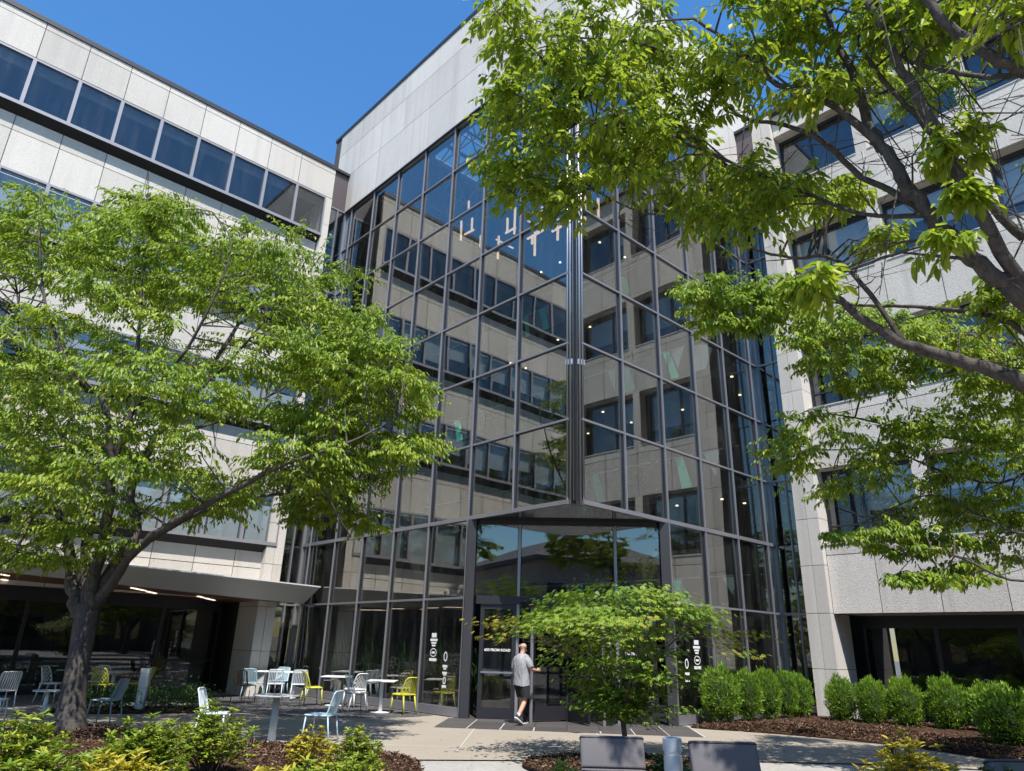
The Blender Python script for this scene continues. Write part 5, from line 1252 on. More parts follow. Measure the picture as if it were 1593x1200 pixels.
RC = [[-8.06,-6.95,6.99,0.24],[-8.56,-7.23,6.36,0.26],[-7.87,-7.58,6.51,0.24],[-7.3,-7.28,6.1,0.23],[-7.64,-6.94,6.22,0.23],[-7.42,-7.84,6.1,0.22],[-7.99,-7.49,6.41,0.25],[-6.39,-7.88,5.82,0.25],[-7.81,-7.83,5.47,0.23],[-8.07,-7.68,5.69,0.26],[-8.55,-6.77,6.96,0.28],[-6.61,-7.94,5.72,0.27],[-8.48,-7.03,5.32,0.28],[-6.15,-8.02,5.66,0.25],[-7.47,-7.53,6.12,0.31],[-8.47,-6.89,6.23,0.27],[-7.87,-6.77,6.36,0.24],[-8.35,-6.73,6.07,0.31],[-8.03,-7.27,5.17,0.23],[-7.54,-7.68,5.46,0.31],[-8.32,-6.8,6.77,0.31],[-7.08,-8.22,5.37,0.25],[-7.41,-7.6,5.83,0.29],[-8.57,-7.48,5.94,0.22],[-7.51,-8.11,5.83,0.23],[-8.24,-7.49,6.71,0.31],[-7.38,-7.82,5.29,0.25],[-8.51,-7.26,5.7,0.3],[-8.0,-6.96,5.5,0.25],[-8.07,-7.01,6.1,0.23],[-8.08,-6.54,6.38,0.31],[-7.5,-7.79,6.72,0.26],[-6.88,-8.3,5.38,0.3],[-7.98,-7.64,5.25,0.23],[-7.33,-7.28,6.42,0.23],[-7.04,-7.81,5.89,0.24],[-6.5,-7.7,5.47,0.28],[-6.62,-8.19,5.34,0.28],[-8.33,-6.93,7.11,0.31],[-7.53,-6.69,5.85,0.29],[-6.82,-7.49,5.73,0.3],[-8.07,-7.95,6.45,0.31],[-8.03,-7.43,6.84,0.3],[-8.92,-7.22,6.61,0.27],[-8.1,-7.61,6.83,0.29],[-7.19,-7.51,5.94,0.24],[-7.33,-8.06,5.83,0.28],[-8.0,-7.33,6.53,0.25],[-8.2,-7.76,5.9,0.25],[-7.73,-7.42,5.75,0.27],[-7.65,-7.25,5.85,0.27],[-6.96,-8.27,4.96,0.3],[-8.63,-7.05,6.0,0.23],[-8.39,-7.34,5.41,0.29],[-8.36,-6.86,5.66,0.31],[-6.8,-7.73,5.32,0.23],[-8.78,-7.22,5.77,0.23],[-7.66,-7.83,6.21,0.28],[-7.4,-7.7,6.58,0.23],[-6.81,-7.92,5.75,0.23],[-8.17,-6.78,6.93,0.25],[-7.59,-7.76,6.94,0.3],[-8.54,-7.56,6.2,0.29],[-8.26,-7.48,5.69,0.28],[-7.74,-7.01,5.54,0.27],[-7.98,-7.22,6.24,0.23],[-7.46,-7.4,7.08,0.25],[-8.41,-7.13,5.94,0.29],[-7.63,-8.04,5.57,0.23],[-8.06,-7.0,5.25,0.25],[-8.23,-7.49,6.14,0.24],[-8.23,-7.18,6.18,0.28],[-8.18,-6.68,5.61,0.28],[-7.48,-6.96,5.96,0.28],[-8.2,-7.25,5.0,0.25],[-7.11,-8.16,4.99,0.23],[-7.37,-7.6,7.18,0.3],[-7.95,-7.7,6.19,0.27],[-6.84,-7.91,5.46,0.27],[-7.1,-7.82,5.21,0.31],[-7.6,-7.37,6.12,0.23],[-7.29,-7.37,6.65,0.26],[-7.93,-7.91,5.61,0.24],[-7.62,-7.68,7.31,0.3],[-8.4,-6.89,5.21,0.28],[-8.01,-6.52,5.87,0.27],[-9.01,-7.27,6.42,0.23],[-8.25,-6.74,5.41,0.22],[-7.41,-7.4,5.68,0.31],[-7.61,-7.61,5.7,0.27],[-8.2,-6.5,5.81,0.28],[-6.34,-7.93,5.58,0.25],[-7.45,-8.85,6.16,0.25],[-8.08,-8.78,5.95,0.28],[-7.77,-8.38,6.07,0.23],[-7.2,-8.86,6.87,0.25],[-7.14,-9.39,6.14,0.25],[-7.48,-9.15,6.23,0.22],[-7.59,-8.29,5.89,0.23],[-6.91,-9.0,6.11,0.27],[-7.36,-9.36,5.86,0.25],[-7.95,-9.02,6.3,0.22],[-7.46,-9.15,5.41,0.27],[-7.56,-9.14,5.99,0.27],[-7.52,-8.45,5.94,0.26],[-7.81,-9.17,6.06,0.27],[-7.36,-8.9,5.69,0.21],[-6.9,-9.26,6.02,0.27],[-6.92,-9.11,5.92,0.27],[-7.6,-8.93,6.2,0.25],[-7.34,-9.32,6.18,0.22],[-7.46,-9.0,5.98,0.24],[-7.76,-8.74,6.52,0.28],[-7.45,-8.57,6.12,0.21],[-7.57,-8.29,6.25,0.23],[-8.0,-8.72,5.64,0.23],[-7.44,-9.24,6.49,0.23],[-7.08,-8.77,6.53,0.25],[-7.63,-9.02,5.38,0.25],[-7.36,-9.05,6.65,0.25],[-7.53,-8.85,6.59,0.26],[-6.62,-9.27,6.29,0.23],[-7.0,-9.71,6.21,0.18],[-7.43,-9.78,5.68,0.17],[-7.51,-9.91,5.48,0.2],[-7.19,-9.67,5.99,0.18],[-7.22,-9.55,6.08,0.2],[-7.6,-9.62,5.59,0.22],[-7.61,-9.69,5.76,0.18],[-7.37,-9.57,5.72,0.18],[-7.3,-9.8,5.91,0.22],[-7.56,-9.77,5.43,0.24],[-7.07,-9.74,5.77,0.24],[-7.37,-9.79,5.49,0.19],[-7.86,-10.38,4.76,0.22],[-7.86,-10.45,4.95,0.23],[-7.79,-10.27,5.06,0.2],[-8.01,-10.25,4.8,0.23],[-7.87,-10.4,5.14,0.23],[-7.58,-10.41,5.36,0.17],[-7.83,-10.19,5.27,0.21],[-7.6,-10.28,5.1,0.2],[-7.96,-9.04,3.72,0.13],[-7.76,-8.87,3.82,0.15],[-7.84,-9.01,3.74,0.16],[-7.93,-9.74,3.69,0.13],[-7.87,-9.83,3.95,0.12],[-7.77,-9.86,3.98,0.13],[-7.36,-9.8,4.72,0.15],[-7.29,-9.79,4.6,0.14],[-7.54,-9.77,4.47,0.13],[-5.77,-8.72,5.1,0.16],[-6.34,-8.92,4.81,0.16],[-6.01,-8.79,4.98,0.15],[-5.84,-8.86,5.11,0.14],[-5.77,-8.46,5.67,0.22],[-5.58,-8.23,5.88,0.22],[-5.74,-8.47,5.9,0.18],[-5.91,-8.44,5.55,0.21],[-6.08,-8.63,5.51,0.24],[-6.09,-8.4,5.48,0.19],[-5.44,-9.38,4.37,0.2],[-5.37,-9.5,4.23,0.21],[-5.21,-9.37,4.59,0.19],[-5.05,-9.52,4.38,0.22],[-5.42,-9.43,4.51,0.21],[-6.71,-8.38,5.41,0.24],[-6.58,-8.25,5.42,0.21],[-7.06,-8.49,5.07,0.18],[-6.63,-8.33,5.54,0.23],[-6.84,-8.53,5.25,0.23]]
R2 = [[[3.91,-9.91,0,0.24],[3.86,-9.860000000000001,0.8,0.19],[3.81,-9.81,4.32,0.17]],[[3.81,-9.81,4.32,0.062],[3.26,-9.09,4.75,0.049],[2.69,-8.37,4.93,0.04],[2.09,-7.62,5.11,0.032],[1.46,-6.84,5.3,0.024],[0.59,-6.03,5.56,0.016],[-0.0,-5.4,5.67,0.009]],[[2.69,-8.37,4.93,0.028],[1.95,-7.71,4.4,0.022],[1.43,-7.03,4.58,0.018],[0.83,-6.39,4.96,0.014],[0.31,-5.63,4.99,0.011],[-0.24,-5.04,5.1,0.007]],[[3.81,-9.81,4.32,0.031],[2.35,-8.75,4.02,0.025],[1.49,-7.98,3.48,0.021],[0.96,-7.49,3.76,0.017],[0.48,-7.05,4.04,0.014],[0.18,-6.35,3.78,0.011],[-0.01,-5.88,3.49,0.007]],[[3.81,-9.81,4.32,0.031],[1.63,-8.85,3.23,0.024],[0.64,-7.97,2.7,0.019],[0.17,-7.4,3.0,0.015],[-0.05,-6.98,3.15,0.01],[-0.13,-6.6,2.84,0.006]],[[3.81,-9.81,4.32,0.043],[2.05,-9.29,5.63,0.036],[0.7,-8.62,6.17,0.03],[0.09,-8.01,6.37,0.025],[-0.54,-7.3,6.39,0.02],[-1.08,-6.54,6.45,0.016],[-1.8,-5.85,6.66,0.012],[-2.52,-5.14,6.87,0.007]],[[2.05,-9.29,5.63,0.037],[1.79,-9.06,7.07,0.027],[1.69,-8.88,8.33,0.019],[1.41,-8.8,9.54,0.012]]]
RC2 = [[-0.2,-8.17,11.04,0.41],[0.47,-8.81,10.95,0.37],[0.14,-8.28,11.2,0.36],[0.3,-8.78,11.93,0.43],[-0.03,-8.0,10.82,0.41],[0.86,-8.55,11.67,0.36],[0.07,-8.8,11.75,0.36],[0.06,-7.96,11.24,0.4],[-0.51,-8.11,10.91,0.4],[0.04,-8.33,11.76,0.44],[0.4,-7.9,11.11,0.39],[-0.03,-8.49,10.9,0.35],[-2.76,-5.11,7.18,0.42],[-1.99,-5.74,6.53,0.38],[-2.18,-6.0,6.65,0.43],[-2.63,-5.43,6.49,0.37],[-1.57,-5.65,7.25,0.32],[-2.17,-5.38,7.25,0.41],[-2.35,-5.43,6.79,0.35],[-2.81,-5.31,6.81,0.32],[-1.83,-5.55,7.46,0.38],[-2.18,-5.88,7.21,0.39],[-2.35,-4.95,6.93,0.41],[-2.02,-5.87,7.01,0.41],[-2.9,-5.44,7.09,0.36],[-2.31,-5.71,6.45,0.37],[-1.71,-5.73,6.94,0.38],[-2.31,-5.68,7.0,0.41],[-3.09,-5.28,6.84,0.38],[-2.42,-5.39,7.12,0.36],[-2.28,-5.13,6.7,0.42],[-2.45,-5.71,6.78,0.33],[0.37,-8.09,6.23,0.43],[-0.37,-8.17,6.2,0.35],[-1.75,-6.15,6.83,0.45],[-0.32,-7.92,5.89,0.43],[0.6,-7.52,7.01,0.48],[-0.55,-6.59,5.72,0.38],[0.07,-6.9,6.97,0.35],[-0.91,-6.09,6.88,0.35],[-0.57,-6.95,5.84,0.44],[-0.37,-7.51,6.31,0.39],[0.53,-7.16,6.36,0.46],[-0.18,-6.98,5.77,0.47],[-0.8,-7.58,6.31,0.46],[-0.72,-5.87,6.72,0.37],[-1.05,-6.16,6.13,0.45],[-0.54,-6.96,6.91,0.37],[-1.25,-5.97,7.07,0.36],[1.28,-8.01,6.8,0.42],[-1.15,-7.02,5.91,0.42],[0.01,-7.28,6.57,0.44],[-1.38,-6.88,6.64,0.38],[0.56,-7.33,6.11,0.36],[-1.02,-6.46,6.1,0.41],[-1.47,-6.52,6.21,0.43],[-1.57,-6.9,6.3,0.48],[1.01,-7.89,6.65,0.34],[0.12,-7.22,6.85,0.43],[-1.44,-6.68,5.89,0.47],[-0.82,-6.81,6.46,0.42],[-1.4,-6.55,6.53,0.41],[-1.04,-7.38,6.43,0.43],[-1.99,-6.49,6.36,0.46],[-1.21,-6.36,6.63,0.44],[-0.13,-6.67,5.89,0.46],[0.28,-7.51,6.78,0.47],[0.32,-6.71,6.31,0.43],[-0.05,-7.54,6.4,0.46],[-2.08,-6.33,6.03,0.39],[0.46,-7.68,6.35,0.35],[-0.36,-6.49,6.58,0.47],[-0.29,-6.7,7.02,0.45],[-2.18,-6.39,6.84,0.41],[-0.53,-6.96,6.19,0.43],[-0.56,-6.36,5.89,0.46],[1.87,-6.81,5.47,0.48],[0.9,-7.12,4.02,0.52],[1.56,-6.61,5.52,0.41],[1.41,-7.63,5.71,0.51],[0.94,-7.42,5.12,0.55],[-0.07,-6.72,5.14,0.42],[1.42,-5.98,4.92,0.54],[2.72,-7.53,5.49,0.43],[3.53,-8.28,3.71,0.41],[2.26,-8.36,4.23,0.54],[3.5,-7.86,3.84,0.49],[2.86,-7.08,4.03,0.49],[0.93,-7.24,4.47,0.4],[2.87,-7.51,4.86,0.55],[-0.58,-5.17,4.88,0.42],[1.86,-8.74,4.9,0.54],[0.53,-6.95,4.83,0.52],[-0.36,-5.11,5.21,0.4],[1.99,-7.2,4.76,0.44],[2.22,-6.43,4.36,0.55],[2.42,-7.87,5.37,0.5],[2.64,-8.5,5.71,0.54],[2.96,-7.97,3.67,0.49],[1.17,-7.74,4.96,0.43],[1.37,-6.89,4.02,0.42],[0.54,-6.2,4.94,0.55],[3.18,-8.16,4.88,0.44],[2.43,-8.15,3.53,0.4],[2.34,-7.3,5.61,0.42],[2.96,-7.51,4.5,0.46],[2.33,-6.62,4.67,0.41],[-0.2,-5.14,4.65,0.54],[1.37,-6.93,5.66,0.47],[-0.04,-6.49,4.65,0.49],[-0.7,-6.28,4.89,0.46],[2.24,-6.86,3.92,0.54],[0.98,-6.59,5.25,0.44],[4.29,-8.08,4.22,0.43],[0.38,-6.9,5.13,0.44],[0.96,-6.19,4.52,0.55],[0.18,-7.23,4.99,0.46],[1.59,-7.86,4.09,0.49],[2.84,-7.43,4.0,0.4],[1.24,-8.43,5.43,0.4],[0.44,-6.6,4.9,0.4],[2.04,-7.75,3.23,0.44],[2.88,-7.97,5.55,0.54],[1.67,-8.4,5.54,0.51],[2.6,-8.75,5.33,0.41],[1.66,-7.49,5.52,0.45],[3.33,-8.46,4.14,0.47],[1.51,-7.51,4.04,0.46],[1.9,-6.52,4.62,0.52],[0.54,-5.6,4.45,0.42],[0.14,-5.2,4.86,0.45],[2.8,-7.17,3.62,0.47],[0.13,-5.27,5.25,0.42],[0.57,-5.46,5.59,0.55],[-0.6,-5.57,4.76,0.44],[0.85,-8.07,5.38,0.42],[2.55,-6.72,4.14,0.47],[3.82,-7.99,4.96,0.53],[1.02,-5.25,4.45,0.43],[1.5,-8.05,4.78,0.52],[3.45,-7.96,5.21,0.51],[2.14,-8.16,5.45,0.45],[1.08,-7.12,4.74,0.5],[3.51,-7.65,4.09,0.5],[-0.77,-5.71,5.28,0.51],[3.0,-7.74,3.9,0.55],[2.14,-7.09,4.16,0.4],[1.96,-7.66,5.0,0.55],[1.97,-8.92,5.46,0.55],[2.34,-7.22,4.83,0.49],[0.16,-6.85,3.24,0.34],[-0.03,-5.81,3.52,0.36],[0.22,-6.57,3.16,0.33],[-0.35,-6.47,3.44,0.37],[0.99,-6.73,3.31,0.33],[-0.03,-6.79,3.47,0.36],[0.79,-7.35,2.99,0.37],[0.5,-7.01,3.33,0.41],[0.31,-6.89,3.48,0.42],[-0.42,-6.04,3.36,0.37],[0.06,-6.37,3.27,0.33],[0.55,-6.53,3.45,0.38],[0.12,-6.45,3.51,0.33],[0.73,-7.14,3.42,0.33],[1.17,-7.06,3.06,0.33],[1.64,-7.33,3.41,0.32],[-0.01,-6.78,2.81,0.25],[0.43,-7.1,2.78,0.28],[-0.23,-6.65,2.73,0.25],[0.71,-7.37,2.8,0.25],[0.06,-7.11,2.75,0.31],[0.02,-6.53,2.79,0.24],[0.63,-7.02,2.89,0.27],[1.55,-8.78,6.2,0.34],[0.28,-8.28,5.6,0.45],[1.54,-8.46,6.37,0.38],[0.33,-8.39,6.06,0.35],[1.0,-7.93,5.84,0.4],[0.96,-8.51,6.13,0.36],[0.51,-8.17,6.16,0.43],[-0.04,-8.08,5.89,0.36],[0.73,-8.09,5.87,0.39],[0.68,-8.54,5.92,0.44],[0.71,-8.43,5.65,0.39],[0.63,-7.79,6.08,0.34],[0.54,-8.64,5.69,0.43],[-0.02,-7.98,5.54,0.42]]
lt = thing('zelkova_tree', 'big spreading green tree at left in front of the cafe', 'tree', (-8.08, 4.52, 0))
grow(lt, LL, LC, np.random.default_rng(3), .118, .05, 21, 18, 'leaf_zelkova_far', .011)
rt = thing('zelkova_tree', 'near tree whose leafy branches reach in from the upper right', 'tree', tuple(RL[0][0][:3]))
rg = np.random.default_rng(4)
# the side of the crown outside the picture, which shades the paving
tx, ty = RL[0][0][0], RL[0][0][1]
OUT = []
while len(OUT) < 70:
    v = rg.normal(size=3); v /= np.linalg.norm(v); q = np.array([tx + .6, ty - .6, 5.6]) + v * rg.uniform(.3, 1) ** .5 * np.array([3.6, 3.6, 2.4])
    rel = q - np.array(CAM); dep = rel @ np.array(_F)
    if dep > .3 and abs(rel @ np.array(_R2)) / dep * FPX < 900 and abs(rel @ np.array(_U2)) / dep * FPX < 720: continue
    OUT.append((float(q[0]), float(q[1]), float(q[2]), .45))
XL_ = []
for k in range(6):
    a = 2 * math.pi * k / 6 - .6; e = (tx + .6 + 2.8 * math.cos(a), ty - .6 + 2.8 * math.sin(a), 6.2 + .6 * math.sin(k * 2))
    rel = np.array(e) - np.array(CAM); dep = rel @ np.array(_F)
    if dep > .3 and abs(rel @ np.array(_R2)) / dep < .85: continue
    s0 = RL[0][-1]
    XL_.append([list(s0[:3]) + [.09], [s0[0] * .5 + e[0] * .5, s0[1] * .5 + e[1] * .5, 4.9, .05], list(e) + [.015]])
grow(rt, RL + XL_, [tuple(c) for c in RC] + OUT, rg, .10, .042, 10, 13, 'leaf_zelkova', .009, 300, 1.25, 90)
rt2 = thing('zelkova_tree', 'second right-hand tree whose lower boughs spread before the right wing', 'tree', tuple(R2[0][0][:3]))
grow(rt2, R2, [tuple(c) for c in RC2], np.random.default_rng(14), .115, .047, 15, 15, 'leaf_zelkova_far', .011, 0, 1.0, 40)

# Japanese maple in the bed before the entrance
mp = thing('japanese_maple', 'low spreading Japanese maple in front of the entrance doors', 'tree', (-2.2, -2.95, .07))
rg = np.random.default_rng(9)
MP = np.array([-2.2, -2.95, 0.0]); rv3 = np.array([.736, -.677, 0]); fv3 = np.array([.677, .736, 0])
MB().tube([tuple(MP + (0, 0, .05)), tuple(MP + rv3 * .01 + (0, 0, .35)), tuple(MP - rv3 * .03 + (0, 0, .75))], [.055, .042, .04], 10).build('trunk', M('bark_maple'), mp, True)
mcl = []
for k in range(165):
    a = rg.uniform(0, 2 * math.pi); u = rg.uniform()
    if u < .52:
        rm = 1.55 + .16 * math.sin(3 * a + 1.0) + .10 * math.sin(7 * a) - .12 * math.cos(a); rr = rm * math.sqrt(rg.uniform(.02, 1)); z = 2.58 - .55 * (rr / 1.7) ** 1.6 - abs(rg.normal()) * .18 + .10 * math.sin(2.3 * a + 2)
    else:
        z = rg.uniform(.62, 2.0) ; rr = (.30 + .72 * (z - .6)) * math.sqrt(rg.uniform(.02, 1))
    mcl.append(MP + rv3 * rr * math.cos(a) + fv3 * rr * math.sin(a) * .9 + np.array([0, 0, z]))
for tip in ((-1.98, 0, 1.98), (-1.85, .2, 1.8), (-1.6, -.5, 1.72), (1.95, 0, 1.92), (1.8, .4, 1.75), (1.7, -.5, 1.62), (-1.25, -.6, 1.45), (1.15, -.5, 1.3), (-.6, -.4, .85), (.65, -.4, .8), (-1.7, .1, 1.95), (-1.5, .3, 2.05), (1.65, .1, 1.95)):
    mcl.append(MP + rv3 * tip[0] + fv3 * tip[1] + np.array([0, 0, tip[2]]))
tw = MB(); fork = MP - rv3 * .03 + np.array([0, 0, .72]); stems = []
for k in range(11):
    a = 2 * math.pi * k / 11 + .3; e = MP + (rv3 * math.cos(a) + fv3 * math.sin(a)) * rg.uniform(.7, 1.35) + np.array([0, 0, rg.uniform(1.5, 2.25)])
    md = fork + (e - fork) * .45 + np.array([0, 0, .22]) + rg.normal(size=3) * .06
    path = smooth_path([list(fork) + [.03], list(md) + [.018], list(e) + [.007]], 5); stems.append(path)
    MB().tube([tuple(p[:3]) for p in path], [float(p[3]) for p in path], 7).build('limb', M('bark_maple'), mp, True)
S = np.concatenate(stems); P = []; D = []; N = []; L = []; TIP = []
for c in mcl:
    j = int(np.argmin(((S[:, :3] - c) ** 2).sum(1))); tw.tube([S[j, :3], S[j, :3] * .5 + c * .5 + np.array([0, 0, .06]), c], [.007, .005, .003], 4, False)
    od = c - MP; od[2] = 0; rho = np.linalg.norm(od); od /= rho + 1e-6
    for s in range(52):
        p = c + np.array([rg.normal() * .19, rg.normal() * .19, rg.normal() * .04]) + od * rg.uniform(-.1, .22)
        d = od * .8 + rg.normal(size=3) * .5; d[2] = -rg.uniform(.15, .6); n_ = np.array([0, 0, 1.]) + od * .3 + rg.normal(size=3) * .25
        d /= np.linalg.norm(d); n_ -= d * n_.dot(d); n_ /= np.linalg.norm(n_); sd = np.cross(d, n_)
        sz = .082 * rg.uniform(.7, 1.2); tipflag = rho > 1.45 and rg.uniform() < (rho - 1.42) * 1.2
        for al, f in ((-1.2, .62), (-.6, .86), (0, 1.), (.6, .86), (1.2, .62)):
            P.append(p); D.append(d * math.cos(al) + sd * math.sin(al)); N.append(n_); L.append(sz * f); TIP.append(tipflag)
P, D, N, L, TIP = map(np.array, (P, D, N, L, TIP))
# a gap in the crown where the path to the door runs
u_ = (P - MP) @ rv3
keep = ~((u_ > -1.88) & (u_ < -1.36) & (P[:, 2] < 1.78))
P, D, N, L, TIP = P[keep], D[keep], N[keep], L[keep], TIP[keep]
tag(tw.build('twigs', M('bark_maple'), mp), kind='stuff')
for flag, mt in ((False, 'leaf_maple'), (True, 'leaf_maple_tip')):
    k = TIP == flag
    o = put('foliage', leaf_mesh('foliage', P[k], D[k], N[k], L[k], L[k] * .30, M(mt), .1, .1), mp); tag(o, kind='stuff')

# ================================================================== PERSON AT THE DOOR
simple('skin', (.50, .285, .20), .55, 0, .08, 12)
m_, t_, o_ = nodes('tshirt_grey'); p_ = wpos(t_)
fold_ = noise(t_, stretch(t_, p_, (5, 5, 1.6)), 2.2, 3, .6)
principled(t_, o_, ramp(t_, fold_, [(.3, (.24, .245, .265)), (.7, (.36, .365, .385))]), .95, 0, bump(t_, fold_, .9, .05), .1)
simple('shorts_black', (.018, .018, .02), .9, 0, .2, 10)
simple('shoe_black', (.025, .025, .027), .7)
simple('sole_white', (.7, .7, .68), .6)
pe = thing('person', 'bald man in grey T-shirt and black shorts reaching for the door', 'person', (.20, 1.86, .018), facing(.985, .05))
def skin_body():
    V = {}; E = []
    vs_ = [('pel', (0, 0, .93), .11), ('wai', (0, .0, 1.06), .115), ('che', (0, .0, 1.26), .13), ('nb', (0, .0, 1.43), .075), ('nk', (0, .025, 1.50), .056), ('jaw', (0, .045, 1.565), .068), ('hd', (0, .035, 1.64), .088), ('tp', (0, .02, 1.695), .062),
           ('rs', (.165, 0, 1.40), .062), ('re', (.225, .07, 1.15), .044), ('rw', (.19, .31, 1.12), .028), ('rp', (.175, .375, 1.125), .030),
           ('ls', (-.165, 0, 1.40), .062), ('le', (-.22, -.02, 1.12), .044), ('lw', (-.235, .08, .88), .028), ('lp', (-.235, .12, .81), .030),
           ('rh', (.095, 0, .88), .088), ('rk', (.10, .03, .50), .056), ('rc', (.105, -.09, .33), .055), ('ra', (.105, -.235, .135), .036), ('rt', (.105, -.12, .05), .032),
           ('lh', (-.095, 0, .88), .088), ('lk', (-.095, .13, .49), .056), ('lc', (-.095, .10, .32), .055), ('la', (-.095, .12, .095), .036), ('lt', (-.095, .24, .035), .030)]
    names = [v[0] for v in vs_]
    for a, b in (('pel', 'wai'), ('wai', 'che'), ('che', 'nb'), ('nb', 'nk'), ('nk', 'jaw'), ('jaw', 'hd'), ('hd', 'tp'), ('che', 'rs'), ('rs', 're'), ('re', 'rw'), ('rw', 'rp'), ('che', 'ls'), ('ls', 'le'), ('le', 'lw'), ('lw', 'lp'),
                 ('pel', 'rh'), ('rh', 'rk'), ('rk', 'rc'), ('rc', 'ra'), ('ra', 'rt'), ('pel', 'lh'), ('lh', 'lk'), ('lk', 'lc'), ('lc', 'la'), ('la', 'lt')):
        E.append((names.index(a), names.index(b)))
    co = [v[1] for v in vs_]; rad = [v[2] for v in vs_]
    # five fingers on each hand
    for hand, fw, sx in (('rp', Vector((-.05, .95, .1)), 1), ('lp', Vector((0, .4, -.9)), -1)):
        h = names.index(hand); p = Vector(co[h]); fw = fw.normalized(); lat = fw.cross(Vector((1, 0, 0))).normalized()
        for q, (o_, ln) in enumerate(((-.030, .075), (-.010, .085), (.010, .08), (.028, .062))):
            k = len(co); co += [tuple(p + lat * o_ + fw * .035), tuple(p + lat * o_ + fw * (.035 + ln * .55) + Vector((-sx * .008, 0, 0))), tuple(p + lat * o_ + fw * (.03 + ln * .9) + Vector((-sx * .03, 0, 0)))]; rad += [.011, .009, .007]; E += [(h, k), (k, k + 1), (k + 1, k + 2)]
        k = len(co); co += [tuple(p - lat * .035 - fw * .0 + Vector((-sx * .02, 0, 0))), tuple(p - lat * .05 + fw * .04 + Vector((-sx * .03, 0, 0)))]; rad += [.012, .009]; E += [(h, k), (k, k + 1)]
    me = bpy.data.meshes.new('body'); me.from_pydata(co, E, []); me.update(); me.materials.append(M('skin'))
    o = kid('body', me, pe)
    md = o.modifiers.new('skin', 'SKIN'); md.use_smooth_shade = True
    for i, sv in enumerate(me.skin_vertices[0].data): sv.radius = (rad[i], rad[i]); sv.use_root = (i == 0)
    ss = o.modifiers.new('sub', 'SUBSURF'); ss.levels = 2; ss.render_levels = 2
    return o
body = skin_body()
for sx in (-1, 1): kid('ear', MB().tube([(sx * .083, .02, 1.60), (sx * .094, .012, 1.63), (sx * .088, .018, 1.66)], [.010, .017, .012], 8).mesh('ear', M('skin'), True), pe)
kid('nose', MB().tube([(0, .118, 1.655), (0, .138, 1.615), (0, .118, 1.605)], [.008, .015, .012], 8).mesh('nose', M('skin'), True), pe)
for sx in (-1, 1): kid('eye', MB().lathe([(.004, -.006), (.010, 0), (.004, .006)], (sx * .033, .113, 1.652), 8).mesh('eye', M('shoe_black')), pe)
kid('mouth', MB().tube([(-.025, .112, 1.565), (0, .122, 1.563), (.025, .112, 1.565)], .005, 6).mesh('mouth', M('skin')), pe)
def ell(c, w, d, n=18, sq=.8):
    return [Vector((c[0] + math.copysign(abs(math.cos(t)) ** sq, math.cos(t)) * w, c[1] + math.copysign(abs(math.sin(t)) ** sq, math.sin(t)) * d, c[2] + .012 * math.sin(3 * t + c[2] * 9))) for t in [2 * math.pi * k / n for k in range(n)]]
sh = MB()
sh.rings([ell((0, .0, .80), .205, .150), ell((0, 0, .86), .200, .150), ell((0, .0, .98), .190, .145), ell((0, -.005, 1.12), .190, .145), ell((0, -.01, 1.25), .200, .145), ell((0, -.01, 1.35), .225, .13), ell((0, -.005, 1.42), .19, .11), ell((0, .005, 1.465), .085, .07)], False)
sh.rings([[Vector((.15, 0, 1.36)) + v for v in [Vector((0, math.cos(t) * .10, math.sin(t) * .098)) for t in [2 * math.pi * k / 12 for k in range(12)]]],
          [Vector((.215, .025, 1.27)) + Vector((math.sin(t) * .045, math.cos(t) * .092, math.sin(t) * .07)) for t in [2 * math.pi * k / 12 for k in range(12)]],
          [Vector((.228, .06, 1.18)) + Vector((math.sin(t) * .055, math.cos(t) * .078, math.sin(t) * .03)) for t in [2 * math.pi * k / 12 for k in range(12)]]], False)
sh.rings([[Vector((-.15, 0, 1.36)) + Vector((0, math.cos(t) * .10, math.sin(t) * .098)) for t in [2 * math.pi * k / 12 for k in range(12)]],
          [Vector((-.21, -.01, 1.27)) + Vector((-math.sin(t) * .045, math.cos(t) * .09, math.sin(t) * .07)) for t in [2 * math.pi * k / 12 for k in range(12)]],
          [Vector((-.222, -.02, 1.17)) + Vector((-math.sin(t) * .055, math.cos(t) * .075, math.sin(t) * .02)) for t in [2 * math.pi * k / 12 for k in range(12)]]], False)
kid('t_shirt', sh.mesh('t_shirt', M('tshirt_grey'), True), pe)
so_ = MB()
so_.rings([ell((0, 0, .98), .165, .125), ell((0, 0, .86), .18, .135), ell((0, .01, .80), .185, .14)], False)
so_.rings([ell((.095, .0, .86), .098, .12, 14), ell((.10, .01, .70), .10, .115, 14), ell((.102, .03, .555), .098, .105, 14)], False)
so_.rings([ell((-.095, .0, .86), .098, .12, 14), ell((-.095, .07, .70), .10, .115, 14), ell((-.095, .115, .555), .096, .10, 14)], False)
kid('shorts', so_.mesh('shorts', M('shorts_black'), True), pe)
